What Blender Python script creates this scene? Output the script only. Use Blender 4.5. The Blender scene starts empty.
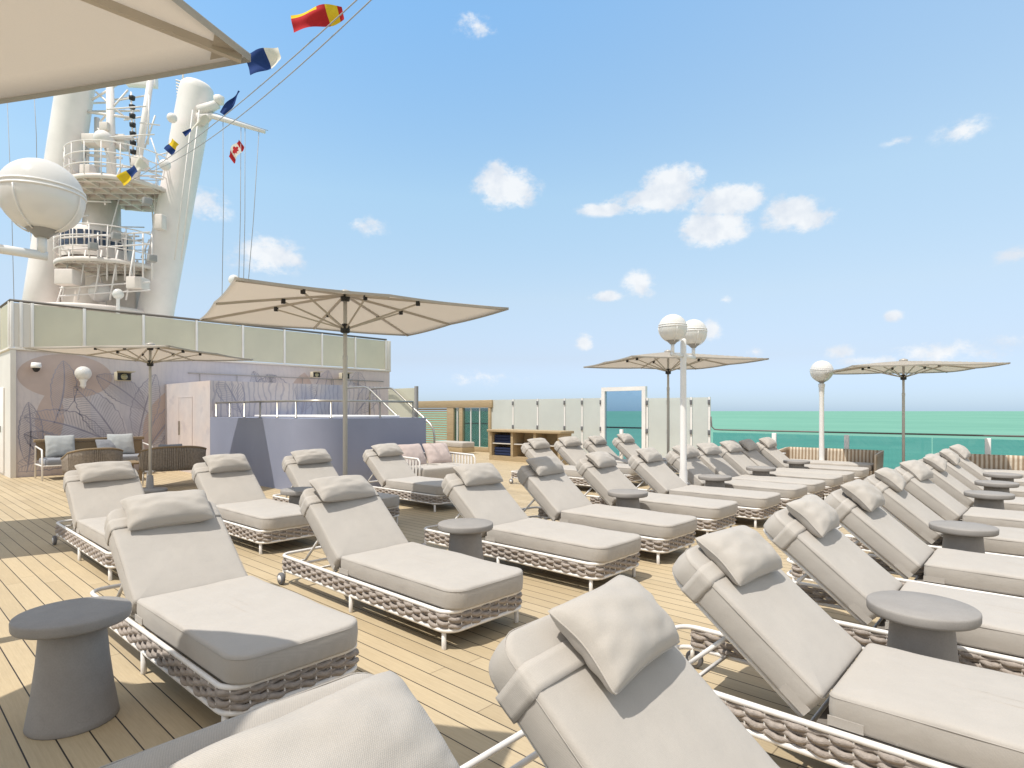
import bpy, bmesh, math, random
from math import sin, cos, pi, radians, sqrt
from mathutils import Vector, Matrix, noise

random.seed(7)
scn = bpy.context.scene
col = scn.collection
V = Vector

# ------------------------------------------------------------------ camera
F_PX, TH, HORIZON, EYE = 600.0, radians(42.5), 411.0, 1.5
cam_d = bpy.data.cameras.new('camera')
cam = bpy.data.objects.new('camera', cam_d)
col.objects.link(cam)
cam.location = (0, 0, EYE)
cam.rotation_euler = (pi / 2, 0, TH)
cam_d.sensor_width = 36
cam_d.lens = F_PX / 1024 * 36
cam_d.shift_y = (HORIZON - 384) / 1024
cam_d.clip_start = 0.05
cam_d.clip_end = 200000
scn.camera = cam
CT, ST = cos(TH), sin(TH)


def at(px, py, Z):
    """world point seen at a photo position, Z metres in front of the eye"""
    x = (px - 512) / F_PX * Z
    return V((CT * x - ST * Z, ST * x + CT * Z, EYE + (HORIZON - py) / F_PX * Z))


def dirpx(px, py):
    return (at(px, py, 1.0) - V((0, 0, EYE))).normalized()


# ------------------------------------------------------------------ materials
def new_mat(name):
    m = bpy.data.materials.new(name)
    m.use_nodes = True
    nt = m.node_tree
    for n in list(nt.nodes):
        nt.nodes.remove(n)
    return m, nt, nt.nodes, nt.links


def out_node(nt, sock):
    o = nt.nodes.new('ShaderNodeOutputMaterial')
    nt.links.new(sock, o.inputs['Surface'])


def mix_rgb(nt, fac, a, b, mode='MIX'):
    n = nt.nodes.new('ShaderNodeMix')
    n.data_type = 'RGBA'
    n.blend_type = mode
    for key, val in ((0, fac), (6, a), (7, b)):
        if hasattr(val, 'is_linked') or hasattr(val, 'links'):
            nt.links.new(val, n.inputs[key])
        elif key == 0:
            n.inputs[0].default_value = val
        else:
            n.inputs[key].default_value = (*val, 1) if len(val) == 3 else val
    return n.outputs[2]


def math_n(nt, op, a, b=None, c=None, clamp=False):
    n = nt.nodes.new('ShaderNodeMath')
    n.operation = op
    n.use_clamp = clamp
    for i, v in enumerate((a, b, c)):
        if v is None:
            continue
        if isinstance(v, (int, float)):
            n.inputs[i].default_value = v
        else:
            nt.links.new(v, n.inputs[i])
    return n.outputs[0]


def coords(nt, kind='Object'):
    return nt.nodes.new('ShaderNodeTexCoord').outputs[kind]


def noise_n(nt, vec, scale, detail=4, rough=0.55, out='Fac'):
    n = nt.nodes.new('ShaderNodeTexNoise')
    n.inputs['Scale'].default_value = scale
    n.inputs['Detail'].default_value = detail
    n.inputs['Roughness'].default_value = rough
    if vec is not None:
        nt.links.new(vec, n.inputs['Vector'])
    return n.outputs[out]


def ramp(nt, fac, stops, interp='LINEAR'):
    n = nt.nodes.new('ShaderNodeValToRGB')
    n.color_ramp.interpolation = interp
    els = n.color_ramp.elements
    while len(els) < len(stops):
        els.new(0.5)
    for e, (p, c) in zip(els, stops):
        e.position = p
        e.color = (*c, 1) if len(c) == 3 else c
    nt.links.new(fac, n.inputs[0])
    return n.outputs[0]


def bump(nt, h, strength, dist, normal=None):
    n = nt.nodes.new('ShaderNodeBump')
    n.inputs['Strength'].default_value = strength
    n.inputs['Distance'].default_value = dist
    nt.links.new(h, n.inputs['Height'])
    if normal is not None:
        nt.links.new(normal, n.inputs['Normal'])
    return n.outputs[0]


def principled(nt, color, rough=0.6, spec=0.3, metal=0.0, normal=None):
    p = nt.nodes.new('ShaderNodeBsdfPrincipled')
    if isinstance(color, (tuple, list)):
        p.inputs['Base Color'].default_value = (*color, 1)
    else:
        nt.links.new(color, p.inputs['Base Color'])
    if isinstance(rough, (int, float)):
        p.inputs['Roughness'].default_value = rough
    else:
        nt.links.new(rough, p.inputs['Roughness'])
    p.inputs['Specular IOR Level'].default_value = spec
    p.inputs['Metallic'].default_value = metal
    if normal is not None:
        nt.links.new(normal, p.inputs['Normal'])
    return p


def simple(name, color, rough=0.6, spec=0.3, metal=0.0, var=0.08, scale=6.0, bmp=0.0, bscale=80):
    m, nt, N, L = new_mat(name)
    c = coords(nt)
    nz = noise_n(nt, c, scale, 5)
    dark = tuple(x * (1 - var) for x in color)
    lite = tuple(min(1, x * (1 + var)) for x in color)
    cc = ramp(nt, nz, [(0.3, dark), (0.7, lite)])
    nrm = None
    if bmp:
        nrm = bump(nt, noise_n(nt, c, bscale, 3), bmp, 0.01)
    p = principled(nt, cc, rough, spec, metal, nrm)
    out_node(nt, p.outputs[0])
    return m


def fabric(name, color, weave=250.0, strength=0.5, translucent=0.0, var=0.05, tcol=None):
    m, nt, N, L = new_mat(name)
    c = coords(nt)
    info = nt.nodes.new('ShaderNodeObjectInfo')
    w1 = nt.nodes.new('ShaderNodeTexWave'); w1.wave_type = 'BANDS'; w1.bands_direction = 'DIAGONAL'
    w2 = nt.nodes.new('ShaderNodeTexWave'); w2.wave_type = 'BANDS'; w2.bands_direction = 'DIAGONAL'
    mir = nt.nodes.new('ShaderNodeMapping'); mir.inputs['Scale'].default_value = (-1.0, 1.07, 1.13)
    L.new(c, mir.inputs[0])
    for w in (w1, w2):
        w.inputs['Scale'].default_value = weave / 2
        w.inputs['Distortion'].default_value = 1.2
        w.inputs['Detail'].default_value = 1.0
    L.new(c, w1.inputs['Vector']); L.new(mir.outputs[0], w2.inputs['Vector'])
    weave_h = math_n(nt, 'MULTIPLY', w1.outputs['Fac'], w2.outputs['Fac'])
    fine = noise_n(nt, c, 260, 3, 0.7)
    big = noise_n(nt, c, 5, 4, 0.6)
    k = math_n(nt, 'ADD', math_n(nt, 'MULTIPLY', fine, 0.5), math_n(nt, 'MULTIPLY', weave_h, 0.5))
    dark = tuple(x * 0.82 for x in color)
    lite = tuple(min(1, x * 1.08) for x in color)
    cc = ramp(nt, k, [(0.1, dark), (0.75, lite)])
    tone = ramp(nt, big, [(0.3, (1 - var,) * 3), (0.7, (1 + var * 0.4,) * 3)])
    cc = mix_rgb(nt, 1.0, cc, tone, 'MULTIPLY')
    rnd = ramp(nt, info.outputs['Random'], [(0.0, (0.955, 0.95, 0.94)), (1.0, (1.0, 1.0, 1.0))])
    cc = mix_rgb(nt, 1.0, cc, rnd, 'MULTIPLY')
    wr = noise_n(nt, c, 9, 3, 0.5)
    n1 = bump(nt, wr, 0.25, 0.02)
    n2 = bump(nt, k, strength, 0.002, n1)
    p = principled(nt, cc, 0.9, 0.15, 0.0, n2)
    p.inputs['Sheen Weight'].default_value = 0.1
    if translucent:
        t = N.new('ShaderNodeBsdfTranslucent')
        if tcol:
            t.inputs['Color'].default_value = (*tcol, 1)
        else:
            L.new(cc, t.inputs['Color'])
        mx = N.new('ShaderNodeMixShader')
        mx.inputs[0].default_value = translucent
        L.new(p.outputs[0], mx.inputs[1]); L.new(t.outputs[0], mx.inputs[2])
        out_node(nt, mx.outputs[0])
    else:
        out_node(nt, p.outputs[0])
    return m


def frosted(name, color, trans=0.45, gloss=0.06):
    m, nt, N, L = new_mat(name)
    c = coords(nt)
    nz = noise_n(nt, c, 1.3, 3)
    cc = ramp(nt, nz, [(0.3, tuple(x * 0.93 for x in color)), (0.7, color)])
    d = N.new('ShaderNodeBsdfDiffuse'); L.new(cc, d.inputs[0])
    t = N.new('ShaderNodeBsdfTranslucent'); L.new(cc, t.inputs[0])
    g = N.new('ShaderNodeBsdfGlossy'); g.inputs['Roughness'].default_value = 0.15
    m1 = N.new('ShaderNodeMixShader'); m1.inputs[0].default_value = trans
    L.new(d.outputs[0], m1.inputs[1]); L.new(t.outputs[0], m1.inputs[2])
    m2 = N.new('ShaderNodeMixShader'); m2.inputs[0].default_value = gloss
    L.new(m1.outputs[0], m2.inputs[1]); L.new(g.outputs[0], m2.inputs[2])
    out_node(nt, m2.outputs[0])
    return m


def tinted(name, color, refl=0.08):
    m, nt, N, L = new_mat(name)
    t = N.new('ShaderNodeBsdfTransparent'); t.inputs[0].default_value = (*color, 1)
    g = N.new('ShaderNodeBsdfGlossy'); g.inputs['Roughness'].default_value = 0.02
    lw = N.new('ShaderNodeFresnel'); lw.inputs['IOR'].default_value = 1.45
    f = math_n(nt, 'MULTIPLY', lw.outputs[0], refl * 12, clamp=True)
    mx = N.new('ShaderNodeMixShader')
    L.new(f, mx.inputs[0]); L.new(t.outputs[0], mx.inputs[1]); L.new(g.outputs[0], mx.inputs[2])
    out_node(nt, mx.outputs[0])
    return m


def deck_material():
    m, nt, N, L = new_mat('teak_planks')
    c = coords(nt)
    sep = N.new('ShaderNodeSeparateXYZ'); L.new(c, sep.inputs[0])
    X, Y = sep.outputs[0], sep.outputs[1]
    W = 0.1225
    v = math_n(nt, 'DIVIDE', Y, W)
    idx = math_n(nt, 'FLOOR', v)
    fr = math_n(nt, 'FRACT', v)
    # random per plank
    wn = N.new('ShaderNodeTexWhiteNoise'); wn.noise_dimensions = '1D'
    L.new(idx, wn.inputs['W'])
    off = math_n(nt, 'MULTIPLY', wn.outputs['Value'], 2.6)
    u = math_n(nt, 'DIVIDE', math_n(nt, 'ADD', X, off), 2.6)
    seg = math_n(nt, 'FLOOR', u)
    fu = math_n(nt, 'FRACT', u)
    wn2 = N.new('ShaderNodeTexWhiteNoise'); wn2.noise_dimensions = '2D'
    cmb = N.new('ShaderNodeCombineXYZ'); L.new(idx, cmb.inputs[0]); L.new(seg, cmb.inputs[1])
    L.new(cmb.outputs[0], wn2.inputs['Vector'])
    # grain stretched along X
    mp = N.new('ShaderNodeMapping'); mp.inputs['Scale'].default_value = (1.2, 30, 1)
    L.new(c, mp.inputs[0])
    g = noise_n(nt, mp.outputs[0], 3.0, 6, 0.65)
    mp2 = N.new('ShaderNodeMapping'); mp2.inputs['Scale'].default_value = (6, 160, 1)
    L.new(c, mp2.inputs[0])
    g2 = noise_n(nt, mp2.outputs[0], 2.0, 3, 0.6)
    base = ramp(nt, wn2.outputs['Value'], [(0.0, (0.462, 0.37, 0.235)), (0.5, (0.50, 0.404, 0.260)), (1.0, (0.53, 0.432, 0.283))])
    gr = ramp(nt, g, [(0.3, (0.90, 0.885, 0.87)), (0.7, (1.04, 1.04, 1.04))])
    base = mix_rgb(nt, 1.0, base, gr, 'MULTIPLY')
    gr2 = ramp(nt, g2, [(0.35, (0.94, 0.93, 0.92)), (0.65, (1.02, 1.02, 1.02))])
    base = mix_rgb(nt, 1.0, base, gr2, 'MULTIPLY')
    worn = noise_n(nt, c, 0.6, 5, 0.6)
    wr = ramp(nt, worn, [(0.3, (0.90, 0.90, 0.92)), (0.7, (1.06, 1.05, 1.03))])
    base = mix_rgb(nt, 1.0, base, wr, 'MULTIPLY')
    # caulk
    a = math_n(nt, 'ABSOLUTE', math_n(nt, 'SUBTRACT', fr, 0.5))
    line = math_n(nt, 'GREATER_THAN', a, 0.5 - 0.026)
    b = math_n(nt, 'ABSOLUTE', math_n(nt, 'SUBTRACT', fu, 0.5))
    butt = math_n(nt, 'GREATER_THAN', b, 0.5 - 0.0011)
    base = mix_rgb(nt, math_n(nt, 'MULTIPLY', butt, 0.6), base, (0.10, 0.07, 0.045))
    base = mix_rgb(nt, line, base, (0.035, 0.028, 0.024))
    hgt = math_n(nt, 'SUBTRACT', math_n(nt, 'MULTIPLY', g, 0.25), math_n(nt, 'MAXIMUM', line, butt))
    nrm = bump(nt, hgt, 0.5, 0.003)
    p = principled(nt, base, 0.62, 0.25, 0, nrm)
    out_node(nt, p.outputs[0])
    return m


def mural_material(name, blue=0.5, scale=0.5, streak=0.25):
    m, nt, N, L = new_mat(name)
    c = coords(nt)
    n = noise_n(nt, c, scale, 3, 0.5)
    n2 = noise_n(nt, c, scale * 5, 6, 0.65)
    pink = (0.63, 0.55, 0.52); lav = (0.585, 0.545, 0.545); blu = (0.46, 0.465, 0.54); tan = (0.655, 0.585, 0.53)
    cc = ramp(nt, n, [(0.25, tan), (0.40, pink), (0.55, lav), (0.55 + 0.3 * (1.2 - blue), blu)])
    w = N.new('ShaderNodeTexWave'); w.wave_type = 'BANDS'; w.bands_direction = 'Y'
    w.inputs['Scale'].default_value = 2.3
    w.inputs['Distortion'].default_value = 9.0
    w.inputs['Detail'].default_value = 3.0
    w.inputs['Detail Scale'].default_value = 0.6
    L.new(c, w.inputs['Vector'])
    ln = ramp(nt, w.outputs['Fac'], [(0.0, (1, 1, 1)), (0.75, (1, 1, 1)), (0.95, (0.66, 0.68, 0.78))])
    cc = mix_rgb(nt, streak, cc, ln, 'MULTIPLY')
    t = ramp(nt, n2, [(0.3, (0.90, 0.90, 0.92)), (0.7, (1.06, 1.05, 1.04))])
    cc = mix_rgb(nt, 1.0, cc, t, 'MULTIPLY')
    p = principled(nt, cc, 0.6, 0.25, 0, bump(nt, n2, 0.1, 0.01))
    out_node(nt, p.outputs[0])
    return m


def sea_material():
    m, nt, N, L = new_mat('sea_water')
    c = coords(nt)
    geo = N.new('ShaderNodeCameraData')
    n = noise_n(nt, c, 0.0022, 5, 0.6)
    mp = N.new('ShaderNodeMapping'); mp.inputs['Rotation'].default_value = (0, 0, TH); mp.inputs['Scale'].default_value = (0.25, 1.0, 1)
    L.new(c, mp.inputs[0])
    n2 = noise_n(nt, mp.outputs[0], 0.06, 5, 0.65)
    cc = ramp(nt, n, [(0.3, (0.135, 0.315, 0.235)), (0.5, (0.152, 0.345, 0.258)), (0.7, (0.178, 0.375, 0.285))])
    t = ramp(nt, n2, [(0.3, (0.88, 0.90, 0.92)), (0.7, (1.08, 1.06, 1.05))])
    cc = mix_rgb(nt, 1.0, cc, t, 'MULTIPLY')
    mp3 = N.new('ShaderNodeMapping'); mp3.inputs['Rotation'].default_value = (0, 0, -TH); mp3.inputs['Scale'].default_value = (0.0012, 0.010, 1)
    L.new(c, mp3.inputs[0])
    n3 = noise_n(nt, mp3.outputs[0], 1.0, 6, 0.7)
    cc = mix_rgb(nt, 1.0, cc, ramp(nt, n3, [(0.35, (0.93, 0.95, 0.965)), (0.65, (1.06, 1.04, 1.03))]), 'MULTIPLY')
    nrm = bump(nt, n2, 0.4, 1.0)
    d = N.new('ShaderNodeBsdfDiffuse'); L.new(cc, d.inputs[0]); L.new(nrm, d.inputs['Normal'])
    g = N.new('ShaderNodeBsdfGlossy'); g.inputs['Roughness'].default_value = 0.4
    L.new(nrm, g.inputs['Normal'])
    mx = N.new('ShaderNodeMixShader'); mx.inputs[0].default_value = 0.07
    L.new(d.outputs[0], mx.inputs[1]); L.new(g.outputs[0], mx.inputs[2])
    out_node(nt, mx.outputs[0])
    return m


def wicker_material(name, a, b, scale=28):
    m, nt, N, L = new_mat(name)
    c = coords(nt)
    w1 = N.new('ShaderNodeTexWave'); w1.bands_direction = 'X'; w1.inputs['Scale'].default_value = scale / 6
    w2 = N.new('ShaderNodeTexWave'); w2.bands_direction = 'Z'; w2.inputs['Scale'].default_value = scale / 2
    for w in (w1, w2):
        w.inputs['Distortion'].default_value = 0.6
        L.new(c, w.inputs['Vector'])
    k = math_n(nt, 'MULTIPLY', w1.outputs['Fac'], math_n(nt, 'ADD', math_n(nt, 'MULTIPLY', w2.outputs['Fac'], 0.5), 0.5))
    big = noise_n(nt, c, 3, 3)
    cc = ramp(nt, k, [(0.1, a), (0.7, b)])
    cc = mix_rgb(nt, 1.0, cc, ramp(nt, big, [(0.3, (0.85,) * 3), (0.7, (1.05,) * 3)]), 'MULTIPLY')
    p = principled(nt, cc, 0.7, 0.2, 0, bump(nt, k, 0.7, 0.01))
    out_node(nt, p.outputs[0])
    return m


def wood_material(name, color, axis=(1.5, 25, 25)):
    m, nt, N, L = new_mat(name)
    c = coords(nt)
    mp = N.new('ShaderNodeMapping'); mp.inputs['Scale'].default_value = axis
    L.new(c, mp.inputs[0])
    g = noise_n(nt, mp.outputs[0], 2.0, 5, 0.6)
    cc = ramp(nt, g, [(0.3, tuple(x * 0.8 for x in color)), (0.7, tuple(x * 1.12 for x in color))])
    p = principled(nt, cc, 0.55, 0.3, 0, bump(nt, g, 0.25, 0.004))
    out_node(nt, p.outputs[0])
    return m


M = {}
M['deck'] = deck_material()
M['sea'] = sea_material()
M['white'] = simple('white_paint', (0.80, 0.775, 0.745), 0.38, 0.45, var=0.05, scale=3)
M['frame'] = simple('powder_coated_white', (0.78, 0.75, 0.715), 0.42, 0.4, var=0.06, scale=14)
M['rope'] = simple('braided_rope', (0.36, 0.312, 0.275), 0.85, 0.15, var=0.18, scale=45, bmp=0.5, bscale=160)
M['cushion'] = fabric('cushion_fabric', (0.497, 0.460, 0.416))
M['pillow'] = fabric('pillow_fabric', (0.503, 0.465, 0.420), weave=230)
M['sling'] = simple('sling_mesh', (0.20, 0.18, 0.16), 0.9, 0.1)
M['wheel'] = simple('wheel_grey', (0.36, 0.36, 0.36), 0.5)
M['rubber'] = simple('grey_rubber', (0.16, 0.16, 0.17), 0.8)
def table_material():
    m, nt, N, L = new_mat('cast_concrete')
    c = coords(nt)
    nz = noise_n(nt, c, 7, 6, 0.65)
    cc = ramp(nt, nz, [(0.3, (0.272, 0.253, 0.235)), (0.7, (0.315, 0.295, 0.275))])
    vo = N.new('ShaderNodeTexVoronoi'); vo.inputs['Scale'].default_value = 5.5
    L.new(c, vo.inputs['Vector'])
    ring = math_n(nt, 'LESS_THAN', math_n(nt, 'ABSOLUTE', math_n(nt, 'SUBTRACT', vo.outputs['Distance'], 0.22)), 0.012)
    cc = mix_rgb(nt, math_n(nt, 'MULTIPLY', ring, math_n(nt, 'MULTIPLY', nz, 0.22)), cc, (0.20, 0.185, 0.17))
    sp = noise_n(nt, c, 140, 2, 0.5)
    cc = mix_rgb(nt, 1.0, cc, ramp(nt, sp, [(0.35, (0.96,) * 3), (0.6, (1.02,) * 3)]), 'MULTIPLY')
    p = principled(nt, cc, 0.68, 0.25, 0, bump(nt, sp, 0.08, 0.002))
    out_node(nt, p.outputs[0])
    return m


M['table'] = table_material()
M['canopy'] = fabric('canopy_fabric', (0.58, 0.545, 0.49), weave=300, strength=0.15, translucent=0.52, var=0.03, tcol=(0.86, 0.80, 0.725))
M['hem'] = fabric('canopy_hem', (0.46, 0.42, 0.365), weave=300, strength=0.15, translucent=0.25, var=0.03)
M['alu'] = simple('brushed_aluminium', (0.50, 0.49, 0.47), 0.4, 0.5, 0.0, var=0.05)
M['rib'] = simple('rib_metal', (0.44, 0.40, 0.35), 0.4, 0.5, 0.2, var=0.05)
M['black'] = simple('black_plastic', (0.02, 0.02, 0.022), 0.5, 0.4)
M['dark_rail'] = simple('dark_handrail', (0.13, 0.12, 0.11), 0.4, 0.4)
M['steel'] = simple('stainless_steel', (0.42, 0.39, 0.34), 0.3, 0.5, 0.7)
M['mural'] = mural_material('mural_paint', 0.45, 0.33, 0.12)
M['mural_blue'] = mural_material('mural_paint_blue', 0.95, 0.5, 0.75)
M['mural_light'] = mural_material('mural_paint_pale', 0.3, 0.6, 0.3)
M['leaf_line'] = simple('mural_ink', (0.34, 0.325, 0.385), 0.6, var=0.2, scale=2)
M['mural_tan'] = simple('mural_tan_wash', (0.50, 0.40, 0.36), 0.6, var=0.08, scale=2)
M['mural_blue_wash'] = simple('mural_blue_wash', (0.535, 0.51, 0.54), 0.6, var=0.08, scale=2)
M['pool_wall'] = simple('blue_grey_paint', (0.265, 0.285, 0.375), 0.5, 0.3, var=0.05, scale=1.2, bmp=0.05)
M['frost_green'] = frosted('frosted_green_glass', (0.78, 0.755, 0.63), 0.5)
M['frost_white'] = frosted('frosted_white_glass', (0.76, 0.78, 0.745), 0.3)
M['glass_tint'] = tinted('tinted_sea_glass', (0.66, 0.82, 0.86), 0.07)
M['glass_dark'] = tinted('dark_blue_glass', (0.68, 0.79, 0.86), 0.06)
M['glass_clear'] = tinted('clear_green_glass', (0.80, 0.92, 0.90), 0.07)
M['globe'] = frosted('opal_globe', (0.86, 0.84, 0.805), 0.3, 0.08)
M['lamp_collar'] = simple('grey_collar', (0.30, 0.29, 0.28), 0.45)
M['wood'] = wood_material('varnished_teak', (0.43, 0.33, 0.20))
M['wood_dark'] = wood_material('brown_teak', (0.26, 0.19, 0.115))
M['wicker_brown'] = simple('brown_rope', (0.31, 0.265, 0.222), 0.85, 0.15, var=0.2, scale=30)
M['wicker_light'] = wicker_material('striped_wicker', (0.32, 0.23, 0.15), (0.70, 0.61, 0.49), 26)
M['blue_pillow'] = fabric('pale_blue_fabric', (0.45, 0.47, 0.475))
M['grey_pillow'] = fabric('grey_fabric', (0.28, 0.29, 0.32))
M['pink_pillow'] = fabric('pink_fabric', (0.60, 0.50, 0.465))
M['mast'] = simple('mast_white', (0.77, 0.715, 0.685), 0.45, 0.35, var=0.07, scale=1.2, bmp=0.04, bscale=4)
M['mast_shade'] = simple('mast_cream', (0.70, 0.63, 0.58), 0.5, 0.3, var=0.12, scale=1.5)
M['window_blue'] = simple('window_pane', (0.03, 0.05, 0.09), 0.08, 0.6)
M['wire'] = simple('grey_wire', (0.34, 0.34, 0.35), 0.5)
M['navy'] = simple('navy_cloth', (0.02, 0.045, 0.16), 0.8, 0.1)
M['red'] = simple('red_cloth', (0.42, 0.025, 0.03), 0.8, 0.1)
M['yellow'] = simple('yellow_cloth', (0.68, 0.47, 0.03), 0.8, 0.1)
M['white_cloth'] = simple('white_cloth', (0.66, 0.62, 0.55), 0.8, 0.1)
M['beige_metal'] = simple('beige_housing', (0.50, 0.455, 0.35), 0.5)
M['lens'] = simple('lamp_lens', (0.30, 0.28, 0.16), 0.12, 0.6)
M['hull'] = simple('hull_white', (0.7, 0.7, 0.69), 0.5)
M['towel'] = simple('navy_towels', (0.02, 0.03, 0.075), 0.9)
M['superstructure'] = simple('cream_steel', (0.70, 0.66, 0.60), 0.5, var=0.06, scale=0.8)


# ------------------------------------------------------------------ mesh builder
class MB:
    def __init__(self):
        self.v, self.f, self.s, self.m = [], [], [], []

    def add(self, verts, faces, smooth=False, mi=0):
        o = len(self.v)
        self.v += [tuple(p) for p in verts]
        for f in faces:
            self.f.append([i + o for i in f])
            self.s.append(smooth)
            self.m.append(mi)

    def box(self, x0, x1, y0, y1, z0, z1, bev=0.0, mi=0, mat=None):
        if bev <= 0:
            v = [V((x, y, z)) for z in (z0, z1) for y in (y0, y1) for x in (x0, x1)]
            f = [(0, 2, 3, 1), (4, 5, 7, 6), (0, 1, 5, 4), (2, 6, 7, 3), (0, 4, 6, 2), (1, 3, 7, 5)]
        else:
            bm = bmesh.new()
            bmesh.ops.create_cube(bm, size=1.0)
            for p in bm.verts:
                p.co = V((x0 + (p.co.x + .5) * (x1 - x0), y0 + (p.co.y + .5) * (y1 - y0), z0 + (p.co.z + .5) * (z1 - z0)))
            bmesh.ops.bevel(bm, geom=list(bm.edges), offset=bev, segments=2, affect='EDGES', profile=0.5)
            bm.verts.index_update()
            v = [p.co.copy() for p in bm.verts]
            f = [[q.index for q in fc.verts] for fc in bm.faces]
            bm.free()
        if mat is not None:
            v = [mat @ p for p in v]
        self.add(v, f, bev > 0, mi)

    def tube(self, path, r, n=8, closed=False, caps=True, smooth=True, mi=0, flat=None):
        P = [V(p) for p in path]
        k = len(P)
        rr = r if isinstance(r, (list, tuple)) else [r] * k
        T = []
        for i in range(k):
            if closed:
                t = P[(i + 1) % k] - P[i - 1]
            else:
                t = P[min(i + 1, k - 1)] - P[max(i - 1, 0)]
            T.append(t.normalized() if t.length > 1e-9 else V((0, 0, 1)))
        up = V((0, 0, 1)) if abs(T[0].z) < 0.9 else V((1, 0, 0))
        nrm = T[0].cross(up).normalized()
        vs = []
        for i in range(k):
            nrm = (nrm - T[i] * nrm.dot(T[i]))
            if nrm.length < 1e-6:
                nrm = T[i].orthogonal()
            nrm.normalize()
            b = T[i].cross(nrm)
            for j in range(n):
                a = 2 * pi * (j + 0.5) / n
                vs.append(P[i] + (nrm * cos(a) + b * sin(a)) * rr[i])
        fs = []
        for i in range(k if closed else k - 1):
            i2 = (i + 1) % k
            for j in range(n):
                j2 = (j + 1) % n
                fs.append((i * n + j, i2 * n + j, i2 * n + j2, i * n + j2))
        if caps and not closed:
            fs.append(tuple(range(n)))
            fs.append(tuple(reversed(range((k - 1) * n, k * n))))
        self.add(vs, fs, smooth, mi)

    def bar(self, a, b, w, h, mi=0):
        """rectangular bar from a to b"""
        a, b = V(a), V(b)
        t = (b - a).normalized()
        up = V((0, 0, 1)) if abs(t.z) < 0.95 else V((1, 0, 0))
        s = t.cross(up).normalized()
        u = s.cross(t)
        vs = [p + s * (dx * w / 2) + u * (dz * h / 2) for p in (a, b) for dz in (-1, 1) for dx in (-1, 1)]
        f = [(0, 2, 3, 1), (4, 5, 7, 6), (0, 1, 5, 4), (2, 6, 7, 3), (0, 4, 6, 2), (1, 3, 7, 5)]
        self.add(vs, f, False, mi)

    def lathe(self, prof, n=24, origin=(0, 0, 0), axis=None, smooth=True, mi=0, caps=True):
        o = V(origin)
        R = axis if axis is not None else Matrix.Identity(3)
        vs = []
        for (r, z) in prof:
            for j in range(n):
                a = 2 * pi * j / n
                vs.append(o + R @ V((r * cos(a), r * sin(a), z)))
        fs = []
        for i in range(len(prof) - 1):
            for j in range(n):
                j2 = (j + 1) % n
                fs.append((i * n + j, i * n + j2, (i + 1) * n + j2, (i + 1) * n + j))
        if caps:
            fs.append(tuple(reversed(range(n))))
            fs.append(tuple(range((len(prof) - 1) * n, len(prof) * n)))
        self.add(vs, fs, smooth, mi)

    def grid(self, fn, nu, nv, smooth=True, mi=0, flip=False):
        vs = [fn(i / nu, j / nv) for j in range(nv + 1) for i in range(nu + 1)]
        fs = []
        for j in range(nv):
            for i in range(nu):
                a = j * (nu + 1) + i
                q = (a, a + 1, a + nu + 2, a + nu + 1)
                fs.append(tuple(reversed(q)) if flip else q)
        self.add(vs, fs, smooth, mi)

    def transform(self, mat):
        self.v = [tuple(mat @ V(p)) for p in self.v]

    def mesh(self, name, mats):
        me = bpy.data.meshes.new(name)
        me.from_pydata(self.v, [], self.f)
        for m in (mats if isinstance(mats, (list, tuple)) else [mats]):
            me.materials.append(m)
        me.polygons.foreach_set('use_smooth', self.s)
        me.polygons.foreach_set('material_index', self.m)
        me.update()
        return me

    def build(self, name, mats, parent=None, loc=None):
        me = self.mesh(name, mats)
        o = bpy.data.objects.new(name, me)
        col.objects.link(o)
        if parent is not None:
            o.parent = parent
        if loc is not None:
            o.location = loc
        return o


def recalc(o):
    bm = bmesh.new()
    bm.from_mesh(o.data)
    bmesh.ops.recalc_face_normals(bm, faces=bm.faces)
    bm.to_mesh(o.data)
    bm.free()
    return o


def tag(o, label=None, cat=None, group=None, kind=None):
    if label: o['label'] = label
    if cat: o['category'] = cat
    if group: o['group'] = group
    if kind: o['kind'] = kind
    return o


def empty(name, loc=(0, 0, 0), rz=0.0, label=None, cat=None, group=None):
    o = bpy.data.objects.new(name, None)
    o.empty_display_size = 0.2
    col.objects.link(o)
    o.location = loc
    o.rotation_euler = (0, 0, rz)
    return tag(o, label, cat, group)


CHILD = {}


def copy_tree(o, parent=None):
    c = o.copy()
    col.objects.link(c)
    c.parent = parent
    for ch in [x for x in bpy.data.objects if x.parent == o]:
        copy_tree(ch, c)
    return c


# ------------------------------------------------------------------ world
SUN_DIR = V((-0.04, -0.45, 1.0)).normalized()       # towards the sun
el = math.asin(SUN_DIR.z)
az = math.atan2(SUN_DIR.x, SUN_DIR.y)
world = bpy.data.worlds.new('World')
scn.world = world
world.use_nodes = True
nt = world.node_tree
N, L = nt.nodes, nt.links
bg = N['Background']
sky = N.new('ShaderNodeTexSky')
sky.sky_type = 'NISHITA'
sky.sun_disc = False
sky.sun_elevation = el
sky.sun_rotation = az
sky.air_density = 1.0
sky.dust_density = 0.6
sky.ozone_density = 1.6
sky.altitude = 10
gen = N.new('ShaderNodeTexCoord').outputs['Generated']


def dot_n(v):
    n = N.new('ShaderNodeVectorMath')
    n.operation = 'DOT_PRODUCT'
    L.new(gen, n.inputs[0])
    n.inputs[1].default_value = tuple(v)
    return n.outputs['Value']


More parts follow.
